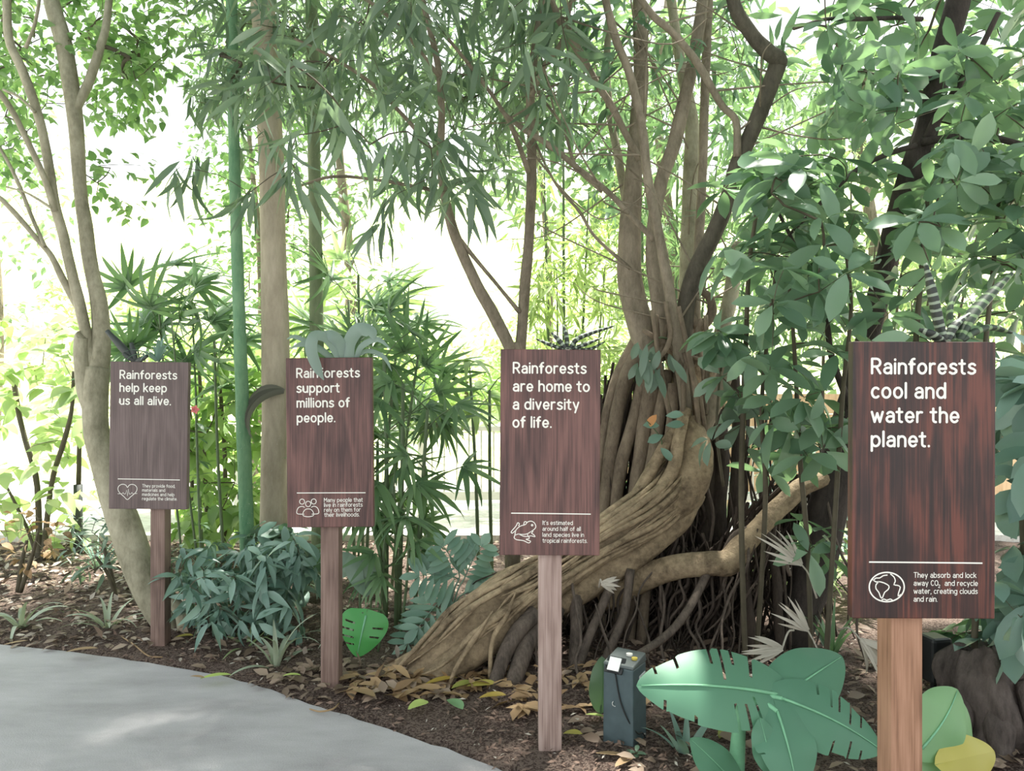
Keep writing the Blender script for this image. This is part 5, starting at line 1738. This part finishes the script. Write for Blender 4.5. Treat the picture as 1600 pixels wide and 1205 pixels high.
for (a, b_, d0, d1, W, up, tr_, sag) in (
        ((1216, 1086), (1006, 1062), 2.72, 2.6, .3, (.05, -.75, .66), tears([(6, 1, .38), (9, 1, .6), (11, 1, .18), (13, 1, .6), (19, 1, .6), (23, 1, .6), (6, -1, .18), (8, -1, .38), (10, -1, .38), (22, -1, .6), (17, -1, .82)]), .05),
        ((1212, 1096), (1325, 1018), 2.72, 2.9, .23, (0, -.8, .6), tears([(10, 1, .82)]), .05),
        ((1222, 1092), (1388, 1168), 2.7, 2.62, .24, (.1, -.75, .65), tears([(9, -1, .6), (12, -1, .38), (14, -1, .38), (17, -1, .18), (20, -1, .38), (18, 1, .38), (14, 1, .6), (21, 1, .6)]), .06),
        ((1214, 1112), (1250, 1235), 2.66, 2.5, .21, (0, -.75, .65), tears([(14, 1, .82)]), .05),
        ((1150, 1228), (1088, 1160), 2.72, 2.62, .13, (-.1, -.8, .5), [], .05),
        ((1205, 1200), (1190, 1125), 2.6, 2.6, .1, (0, -.9, .4), [], .03)):
    p0 = P(*a, d0)
    if a[1] < 1150:
        mb = MB()
        tube(mb, [cr, (cr + p0) / 2 + (0, 0, .015), p0], [.012, .01, .008], 7, 4, 0)
        mb.build('stalk', M['L_rib'], t)
    split_leaf(t, p0, P(*b_, d1), up, W, M['L_banana'], tr_, 'leaf', .8, 54, M['L_rib'], .2, sag, .14)

# ---- broad pale green and yellow leaves by the globe sign's post
bs = G(1470, 1250)
t = thing('broad_leaf_plant', 'low plant with wide pale green leaves, one yellow, beside the globe sign post', 'plant', bs)
mb = MB()
tube(mb, [bs, P(1466, 1235, 2.68), P(1450, 1200, 2.65)], [.012, .01, .008], 7, 4, 0)
mb.build('stem', M['L_rib'], t)
split_leaf(t, P(1440, 1170, 2.62), P(1505, 1078, 2.7), (.2, -.9, .4), .2, M['L_bigg'], heart=.85, rib=M['L_rib'])
split_leaf(t, P(1450, 1235, 2.62), P(1518, 1100, 2.72), (.4, -.8, .4), .22, M['L_bigg'], heart=.9, rib=M['L_rib'])
o = split_leaf(t, P(1475, 1192, 2.6), P(1562, 1172, 2.66), (.1, -.8, .55), .14, M['L_yellow'], heart=.9)
o['label'] = 'yellow leaf'

# ---- leaves on the fig: a hanging epiphyte, sprigs and one orange leaf
t = thing('epiphyte', 'pale green epiphyte leaves hanging from the fig knot', 'plant', P(1020, 540, 4.3))
b = Bag(T_ELLIP)
for i in range(16):
    c = P(rng.uniform(995, 1050), rng.uniform(530, 575), rng.uniform(4.2, 4.35))
    b.add(c, (rng.uniform(-.5, .3), -.35, -rng.uniform(.4, 1.2)), (rng.uniform(-.3, .3), -1, .5), rng.uniform(.1, .2), rng.uniform(.03, .055))
mb = MB()
tube(mb, [P(1045, 530, 4.34), P(1030, 528, 4.3), P(1008, 545, 4.26), P(1000, 570, 4.25)], [.006, .006, .005, .003], 5, 4, 0)
mb.build('stem', M['cane'], t)
b.build('foliage', M['L_arum'], t)
t = thing('sapling_sprig', 'little green sprig with one orange leaf growing on the fig buttress', 'plant', P(1035, 690, 4.2))
mb = MB()
tube(mb, [P(1030, 720, 4.24), P(1034, 690, 4.2), P(1020, 668, 4.15), P(1008, 655, 4.12)], [.005, .004, .003, .002], 5, 4, 0)
mb.build('stem', M['cane'], t)
b = Bag(T_ELLIP)
b.add([P(1036, 680, 4.18), P(1030, 665, 4.17), P(1040, 650, 4.17), P(1032, 700, 4.18), P(1040, 665, 4.16)], [(-.8, -.3, -.3), (-.7, -.4, .1), (.6, -.4, .1), (.5, -.4, -.5), (.8, -.3, .1)], (0, -1, .5), .1, .05)
b.build('foliage', M['L_philo'], t)
b = Bag(T_ELLIP)
b.add([P(1026, 648, 4.14)], [(-.7, -.2, -.75)], (0, -1, .5), .09, .05)
b.build('leaf', M['L_orange'], t)
whorl_bush('oval-leaved sprigs leaning out in front of the fig knot', [([(1130, 760, 5), (1120, 680, 5), (1122, 620, 4), (1126, 580, 4), (1130, 545, 3)], 4.1, 3.8)],
           [(5, 1105, 1165, 545, 690, 3.7, 3.9)], (4, 6), (.14, .19), 'L_arum', P(1130, 760, 4.1), name='sapling_sprig', cat='plant')

# ================================================================== built things
# ---- white railing beyond the bed
RY = 8.4
t = thing('railing', 'white steel railing with upright bars beyond the bed, behind the frog-icon sign', 'railing', np.array([-.6, RY, 0]))
mb = MB()
box(mb, (.15, RY, .985), (6.3, .05, .05))
bevel(mb.build('top_rail', M['rail'], t, smooth=False), .008)
mb = MB()
box(mb, (.15, RY, .25), (6.3, .06, .09))
bevel(mb.build('bottom_rail', M['rail'], t, smooth=False), .008)
for i in range(46):
    x = -2.9 + i * .135
    mb = MB()
    tube(mb, [(x, RY, .27), (x, RY, .97)], [.011, .011], 6, 1, 0)
    mb.build('baluster', M['rail'], t)
for x in (-3.0, -1.0, 1.0, 3.28):
    mb = MB()
    box(mb, (x, RY, .5), (.06, .06, 1.0))
    mb.build('post', M['rail'], t, smooth=False)
# ---- low timber wall further on
for lb, x0, x1, y in (('pale timber board wall seen past the fig roots and frog-icon sign', .85, 4.3, 8.9), ('pale timber board wall at the far edge beyond the globe-icon sign', 5.0, 9.0, 8.9)):
    t = thing('timber_wall', lb, 'wooden wall', np.array([(x0 + x1) / 2, y, 0]))
    for k in range(5):
        mb = MB()
        box(mb, ((x0 + x1) / 2, y, .3 + .236 * k), (x1 - x0, .05, .228))
        bevel(mb.build('board', M['timber'], t, smooth=False), .004)
    for x in (x0 + .05, (x0 + x1) / 2, x1 - .05):
        mb = MB()
        box(mb, (x, y + .075, .66), (.1, .1, 1.32))
        mb.build('post', M['timber'], t, smooth=False)

# ---- low pale kerb stone edging the far paving
mb = MB()
box(mb, (0, 7.02, .05), (17.9, .12, .1))
tag(mb.build('trim_kerb', M['plaza'], smooth=False), None, None, None, 'structure')

# ---- black post by the pale tree
b0 = G(122, 872)
t = thing('garden_post', 'slim black post with a thinner brown top beside the multi-stemmed tree', 'post', b0)
mb = MB()
tube(mb, [b0 - (0, 0, .02), b0 + (.0, 0, .62)], [.036, .036], 12, 2, 0)
mb.build('post', M['post_black'], t)
mb = MB()
tube(mb, [b0 + (.005, 0, .62), b0 + (.015, 0, 1.12)], [.02, .018], 9, 2, .03)
mb.build('pole', M['twig'], t)

# ---- slate pedestal
c = np.array([(978 - 800) / F * 3.05, 3.08, 0])
t = thing('utility_pedestal', 'dark slate plastic pedestal with a pale label plate beside the banana plant', 'pedestal', c)
rz = math.radians(-33)
ca, sa = math.cos(rz), math.sin(rz)


def loc(x, y, z):
    return np.array([c[0] + x * ca - y * sa, c[1] + x * sa + y * ca, z])


W_ = .128
mb = MB()
h = W_ / 2
V = [loc(x * s, y * s, z) for z, s in ((-.02, h * 1.04), (.345, h)) for x, y in ((-1, -1), (1, -1), (1, 1), (-1, 1))]
mb.add(np.array(V), [(0, 3, 2, 1), (4, 5, 6, 7), (0, 1, 5, 4), (1, 2, 6, 5), (2, 3, 7, 6), (3, 0, 4, 7)])
bevel(mb.build('body', M['slate'], t, smooth=False), .006)
mb = MB()
V = [loc(x * h * 1.03, y * h * 1.03, .345) for x, y in ((-1, -1), (1, -1), (1, 1), (-1, 1))] + [loc(x * h * .98, y * h * .98, .357 + (.022 if y > 0 else 0)) for x, y in ((-1, -1), (1, -1), (1, 1), (-1, 1))]
mb.add(np.array(V), [(0, 3, 2, 1), (4, 5, 6, 7), (0, 1, 5, 4), (1, 2, 6, 5), (2, 3, 7, 6), (3, 0, 4, 7)])
bevel(mb.build('cap', M['slate_top'], t, smooth=False), .004)


def plate(name, m, q, th, parent):
    """a thin plate given by its four corners"""
    q = np.array(q)
    n = unit(np.cross(q[1] - q[0], q[3] - q[0]))
    mb = MB()
    mb.add(np.vstack([q, q + n * th]), [(3, 2, 1, 0), (4, 5, 6, 7), (0, 1, 5, 4), (1, 2, 6, 5), (2, 3, 7, 6), (3, 0, 4, 7)])
    return mb.build(name, m, parent, smooth=False)


fr = plate('plate_frame', M['black'], [loc(-h * .85, -h - .012, .322), loc(h * .35, -h - .012, .322), loc(h * .35, -h + .03, .372), loc(-h * .85, -h + .03, .372)], .006, t)
plate('label_plate', M['plate'], [loc(-h * .62, -h - .015, .333), loc(h * .15, -h - .015, .333), loc(h * .15, -h + .018, .374), loc(-h * .62, -h + .018, .374)], .005, fr)
plate('side_tag', M['plate'], [loc(h + .001, -h * .1, .27), loc(h + .001, h * .75, .275), loc(h + .001, h * .75, .31), loc(h + .001, -h * .1, .305)], .003, t)
for nm, m_, x, y, r in (('sensor_disc', 'white', .012, .018, .013), ('sticker', 'yellow_sticker', .044, -.004, .012)):
    mb = MB()
    p = loc(x, y, .367 + y * .17)
    tube(mb, [p, p + (0, 0, .008)], [r, r], 16, 1, 0)
    mb.build(nm, M[m_], t, smooth=False)
mb = MB()
tube(mb, [loc(-.01, -h - .004, .32), loc(.012, -h - .006, .22), loc(.045, -h - .005, .15), loc(h + .005, -h * .5, .09), loc(h + .006, .02, .07), loc(h + .02, .05, .0)], [.003] * 6, 5, 6, 0)
mb.build('cable', M['black'], t)
mb = MB()
p = loc(-.012, -h - .001, .2)
tube(mb, [p + np.array([.011 * math.cos(a), 0, .011 * math.sin(a)]) for a in np.linspace(2.2, 7.2, 12)], [.0016] * 12, 5, 2, 0)
mb.build('hook', M['plate'], t)
# seedling at its foot
s0 = np.array([c[0] + .02, c[1] - .16, .0])
t = thing('seedling', 'tiny green seedling against the foot of the slate pedestal', 'plant', s0)
mb = MB()
tube(mb, [s0, s0 + (.002, 0, .035), s0 + (0, -.005, .065)], [.002, .002, .0015], 5, 3, 0)
mb.build('stem', M['cane'], t)
b = Bag(T_ELLIP)
for i in range(6):
    a = i * 1.05 + .3
    b.add(s0 + (0, -.004, .055 + .01 * (i % 2)), (math.cos(a), math.sin(a) - .2, .35), (0, 0, 1), .042, .02)
b.build('foliage', M['L_right'], t)
# broad leaf leaning behind the pedestal
s0 = np.array([(938 - 800) / F * 3.3, 3.28, .0])
t = thing('young_plant', 'single rounded dark green leaf standing behind the slate pedestal', 'plant', s0)
mb = MB()
tube(mb, [s0, s0 + (0, 0, .06), s0 + (.0, -.01, .1)], [.005, .005, .004], 5, 3, 0)
mb.build('stem', M['cane'], t)
split_leaf(t, s0 + (0, -.01, .09), s0 + (.005, -.03, .3), (.1, -1, .1), .11, M['L_shade'], heart=.8)

# ---- black garden spotlight behind the globe sign
c = np.array([(1470 - 800) / F * 3.35, 3.4, 0])
t = thing('garden_spotlight', 'black box spotlight on the ground behind the globe sign post', 'spotlight', c)
mb = MB()
box(mb, c + (0, 0, .25), (.1, .11, .2), .2)
bevel(mb.build('housing', M['black'], t, smooth=False), .015)
mb = MB()
tube(mb, [c, c + (0, .01, .1), c + (0, .0, .17)], [.014, .014, .012], 8, 3, 0)
mb.build('stand', M['black'], t)
mb = MB()
tube(mb, [c + (.05, -.03, .19), c + (.075, -.05, .17), c + (.09, -.05, .13)], [.014, .016, .012], 8, 3, 0)
mb.build('bracket', M['black'], t)

# ---- old stump
c = np.array([(1565 - 800) / F * 3.1, 3.15, 0])
t = thing('tree_stump', 'weathered dark stump at the edge of the bed beside the globe-icon sign', 'stump', c)
n, m_ = 64, 22
V = []
for k in range(m_):
    f = k / (m_ - 1)
    z = f * .36
    for j in range(n):
        a = j / n * 2 * PI
        r = .165 + .02 * math.sin(3 * a + 1) + .018 * math.sin(7 * a + 3 * f) + .008 * math.sin(17 * a + 9 * f) + .05 * (1 - f) ** 3 * (1 + math.sin(5 * a)) + .03 * math.sin(PI * f * 2.2 + a)
        V.append(c + (r * math.cos(a), r * math.sin(a) * .9, z + .05 * f * math.sin(2 * a + .6) + .03 * f * math.sin(5 * a) + rng.normal(0, .004)))
Q = [(k * n + j, k * n + (j + 1) % n, (k + 1) * n + (j + 1) % n, (k + 1) * n + j) for k in range(m_ - 1) for j in range(n)]
V.append(c + (0, 0, .32))
V = np.array(V)
Q += [((m_ - 1) * n + j, (m_ - 1) * n + (j + 1) % n, len(V) - 1) for j in range(n)]
mb = MB()
mb.add(V, Q)
mb.build('trunk', M['stump'], t)
for a, r_, hgt in ((-2.0, .15, .2), (-1.3, .17, .25), (-.6, .19, .16), (.4, .18, .2), (-2.8, .17, .18)):
    mb = MB()
    d_ = np.array([math.cos(a), math.sin(a), 0])
    tube(mb, [c + d_ * r_ * .75 + (0, 0, hgt + .04), c + d_ * r_ * 1.12 + (0, 0, hgt * .7), c + d_ * r_ * 1.25 + (0, 0, hgt * .3), c + d_ * r_ * 1.6 + (0, 0, -.01)], [.03, .055, .045, .02], 10, 5, .12)
    mb.build('root', M['stump'], t)
mb = MB()
tube(mb, [c + (-.06, -.1, .3), c + (-.08, -.12, .36), c + (-.05, -.1, .42)], [.045, .035, .012], 9, 4, .12)
mb.build('snag', M['stump'], t)

# ---- dry fan fronds caught among the roots
def dry_frond(label, c, ax, n=7, L=.3, base=None):
    c = np.asarray(c, float)
    t = thing('dry_palm_frond', label, 'leaf', c)
    b = Bag(T_FAN)
    fan(b, c, ax, (0, -1, .4), L, n, .55, .022)
    b.build('leaflets', M['dry'], t)
    mb = MB()
    e = c - unit(ax) * .45 if base is None else np.asarray(base, float)
    tube(mb, [c, (c + e) / 2 + (0, 0, .03), e], [.004, .004, .005], 5, 3, 0)
    mb.build('stalk', M['dry'], t)


dry_frond('pale dry palm frond hanging level with the globe-icon sign divider', P(1252, 882, 3.6), (-.62, -.1, .6), 7, .24, P(1276, 935, 3.6))
dry_frond('second pale dry frond just below the higher hanging one by the dark trunk', P(1262, 985, 3.45), (-.7, -.1, .75), 6, .2, P(1290, 1060, 3.4))
dry_frond('pale dry frond lying just above the banana leaves', P(1222, 1014, 3.2), (-1.0, -.2, .1), 7, .18, P(1240, 985, 3.4))
dry_frond('dry frond splayed on the soil before the globe sign post', P(1345, 1000, 3.2), (1, -.3, -.9), 8, .26, P(1310, 985, 3.5))
dry_frond('little dry frond stuck to the fig root beside the frog-icon sign', P(940, 912, 3.75), (.9, -.2, .05), 7, .11, P(936, 918, 3.8))

# ---- sticks
for lb, pts in (('thin black stick poking up behind the slate pedestal', [(930, 944, 3.5), (942, 985, 3.45), (958, 1032, 3.4), (960, 1070, 3.38)]),
                ('thin pale twig lying in front of the heart-icon sign post', None),
                ('curved dry twig lying at the path edge by the three-person sign post', None)):
    if pts:
        p = [P(*q) for q in pts] + [np.array([P(*pts[-1])[0], 3.36, 0])]
        r = [.003, .006, .008, .008, .008]
    elif 'heart' in lb:
        p = [G(190, 995, .03), G(210, 1008, .04), G(232, 1025, .025), G(254, 1027, .02)]
        r = [.003, .004, .004, .003]
    else:
        p = [G(484, 1108, .02), G(500, 1112, .03), G(520, 1108, .03), G(530, 1099, .02)]
        r = [.003, .004, .004, .003]
    mb = MB()
    tube(mb, p, r, 6, 5, .08)
    tag(mb.build('stick', M['dark_root'] if pts else M['L_tan'], loc=p[-1]), lb, 'stick')

# ---- fallen leaves that stand out, each on its own
def fallen(label, px, py, L, az, m, ratio=.42, lift=.012, tilt=.12, prof=ellip):
    c = G(px, py, .045)
    V, Vw, Q, tt = leaf_t(prof, 8, rng.uniform(.2, .6), rng.uniform(.15, .4), rng.uniform(-.3, .3))
    a = math.radians(az)
    Y = np.array([math.cos(a), math.sin(a), tilt])
    Y = unit(Y)
    X = unit(np.cross(Y, [0, 0, 1]))
    Z = np.cross(X, Y)
    p = c - Y * L / 2 + (0, 0, lift) + X * (V[:, 0:1] * L * ratio) + Y * (V[:, 1:2] * L) + Z * (V[:, 2:3] * L * .5 + Vw[:, None] * L * ratio)
    p[:, 2] += max(0, float(bed_z(c[0], c[1])) + (.034 if 'pile' in label else .012) - p[:, 2].min())
    mb = MB()
    mb.add(p, Q)
    o = mb.build('fallen_leaf', M[m], loc=c)
    tag(o, label, 'leaf', 'fallen leaves on the bed')
    return o


for a in (('yellow-green fallen leaf lying at the path edge left of the three-person sign', 338, 1058, .15, 25, 'L_ygreen', .34),
          ('tan fallen leaf just beside the yellow-green leaf at the path edge', 308, 1061, .09, -20, 'L_tan', .3),
          ('small yellow fallen leaf left of the three-person sign post', 456, 1058, .09, 5, 'L_ygreen', .42),
          ('yellow-green fallen leaf lowest of the pile at the buttress foot, pointing to the path', 654, 1103, .13, 52, 'L_ygreen', .45),
          ('pale lime fallen leaf on bare soil in front of the leaf pile', 711, 1106, .13, -52, 'L_bigg', .48),
          ('big ochre fallen leaf on top of the pile against the buttress foot', 690, 1067, .16, 20, 'L_ochre', .4),
          ('olive fallen leaf in the middle of the pile by the buttress foot', 728, 1074, .15, 30, 'L_olive', .5),
          ('yellow olive fallen leaf at the fig-root side of the pile', 752, 1076, .14, 12, 'L_yellow', .45),
          ('tan yellow fallen leaf flat on the soil right of the leaf pile', 770, 1096, .13, 15, 'L_ochre', .35),
          ('pale tan fallen leaf at the path side of the leaf pile', 640, 1086, .12, 50, 'L_tan', .4),
          ('brown fallen leaf under the ochre leaf of the pile', 668, 1080, .14, -10, 'L_tan', .4),
          ('bright yellow fallen leaf beside the foot of the frog sign post', 895, 1150, .08, -5, 'L_yellow', .5),
          ('yellowish fallen leaf between frog sign post and slate pedestal', 930, 1122, .09, -25, 'L_ygreen', .4),
          ('yellow fallen leaf at the foot of the blue-green bush', 288, 997, .1, 10, 'L_yellow', .5),
          ('pale fallen leaf at the path corner nearest the edge of the bed', 24, 1007, .12, 30, 'L_tan', .3),
          ('yellow fallen leaf under the banana plant leaves', 1188, 1130, .1, -40, 'L_yellow', .5),
          ('brown curled fallen leaf right of the slate pedestal', 1080, 1132, .12, 15, 'L_tan', .5),
          ('long tan fallen leaf at the foot of the slate pedestal', 955, 1182, .12, -15, 'L_tan', .3),
          ('dull brown curled leaf before the buttress foot near the three-person sign', 568, 1085, .16, -40, 'L_tan', .45),
          ('pinkish brown fallen leaf left of the buttress foot', 540, 1062, .13, 35, 'L_tan', .45),
          ('pale fallen leaf before the striped plant beside the heart sign post', 128, 1018, .16, 15, 'L_tan', .3),
          ('tan fallen leaf right of the frog sign post on the mulch', 975, 1195, .1, 40, 'L_tan', .4),
          ('olive fallen leaf beside the banana stem', 1130, 1150, .12, 60, 'L_olive', .35)):
    fallen(*a[:6], ratio=a[6])
# the pile of withered leaves and the litter over the bed: beyond counting
def strew(n, boxes, L, m, name, ratio=.45, up=.5, T_=T_ELLIP_FAR, zoff=.012):
    b = Bag(T_)
    for x0, x1, y0, y1, wgt in boxes:
        k = int(n * wgt)
        x, y = rnd(k, x0, x1), rnd(k, y0, y1)
        z = bed_z(x, y)
        ok = z > -.02
        x, y, z = x[ok], y[ok], z[ok]
        k = len(x)
        l = rnd(k, *L)
        b.add(np.column_stack([x, y, z + zoff + rnd(k, 0, .012)]), np.column_stack([rng.normal(0, 1, k), rng.normal(0, 1, k), rnd(k, -.1, .35)]), np.column_stack([rnd(k, -up, up), rnd(k, -up, up), np.ones(k)]), l, l * ratio * rnd(k, .7, 1.3))
    o = b.build(name, M[m])
    return tag(o, None, None, None, 'stuff')


strew(1900, [(-5, -1.7, 4.2, 6.9, .75), (-1.8, .4, 3.7, 6.9, .35), (.3, 2.6, 2.0, 4.4, .42), (-1.2, -.2, 3.5, 3.9, .12)], (.04, .1), 'litter', 'leaf_litter')
strew(260, [(-.75, -.05, 3.52, 3.76, .5), (.0, .9, 3.3, 3.8, .5)], (.06, .13), 'L_tan', 'withered_leaves', .4)
strew(9000, [(-4.5, 0, 2.9, 4.9, .45), (-.1, 2.6, 1.6, 4.3, .55)], (.015, .045), 'chip', 'wood_chip_mulch', .35, .8, T_FAR, .006)
strew(1300, [(-4.5, 0, 2.9, 4.9, .4), (-.1, 2.6, 1.6, 4.3, .6)], (.012, .035), 'dry', 'pale_debris', .3, .8, T_FAR, .008)

strew(1500, [(-5.2, -1.9, 4.2, 6.6, .8), (-1.9, .2, 3.9, 5.5, .2)], (.03, .08), 'litter_grey', 'pale_leaf_litter', .4, .6)

SKY, SUN, EXPO = 1.0, 8.0, 1.05

# ================================================================== light and camera
w = bpy.data.worlds.new('overcast bright sky')
bpy.context.scene.world = w
w.use_nodes = True
wt = w.node_tree
wt.nodes.clear()
tcw = wt.nodes.new('ShaderNodeTexCoord')
sep = wt.nodes.new('ShaderNodeSeparateXYZ')
wt.links.new(tcw.outputs['Generated'], sep.inputs[0])
skyc = ramp(wt, sep.outputs[2], [(0.0, (1.0, 1.0, .97)), (.35, (.93, .98, 1.0)), (1.0, (.78, .9, 1.0))])
bg = wt.nodes.new('ShaderNodeBackground')
bg.inputs[1].default_value = SKY
wt.links.new(skyc, bg.inputs[0])
wo = wt.nodes.new('ShaderNodeOutputWorld')
wt.links.new(bg.outputs[0], wo.inputs[0])

su = bpy.data.lights.new('sun', 'SUN')
su.energy = SUN
su.color = (1.0, .97, .88)
su.angle = math.radians(2.0)
so = bpy.data.objects.new('sun', su)
C.objects.link(so)
so.rotation_euler = Vector((.3, .6, 1.75)).to_track_quat('Z', 'Y').to_euler()

cam = bpy.data.cameras.new('camera')
cam.sensor_fit = 'HORIZONTAL'
cam.sensor_width = 36
cam.lens = 36 * F / 1600
cam.clip_start = .05
cam.clip_end = 200
co = bpy.data.objects.new('camera', cam)
C.objects.link(co)
co.location = (0, 0, CZ)
co.rotation_euler = (PI / 2, 0, 0)
sc = bpy.context.scene
sc.camera = co
sc.view_settings.view_transform = 'Standard'
sc.view_settings.look = 'None'
sc.view_settings.exposure = EXPO
sc.view_settings.gamma = 1
sc.view_settings.use_curve_mapping = False
sc.cycles.max_bounces = 8
sc.cycles.diffuse_bounces = 4
sc.cycles.transmission_bounces = 4
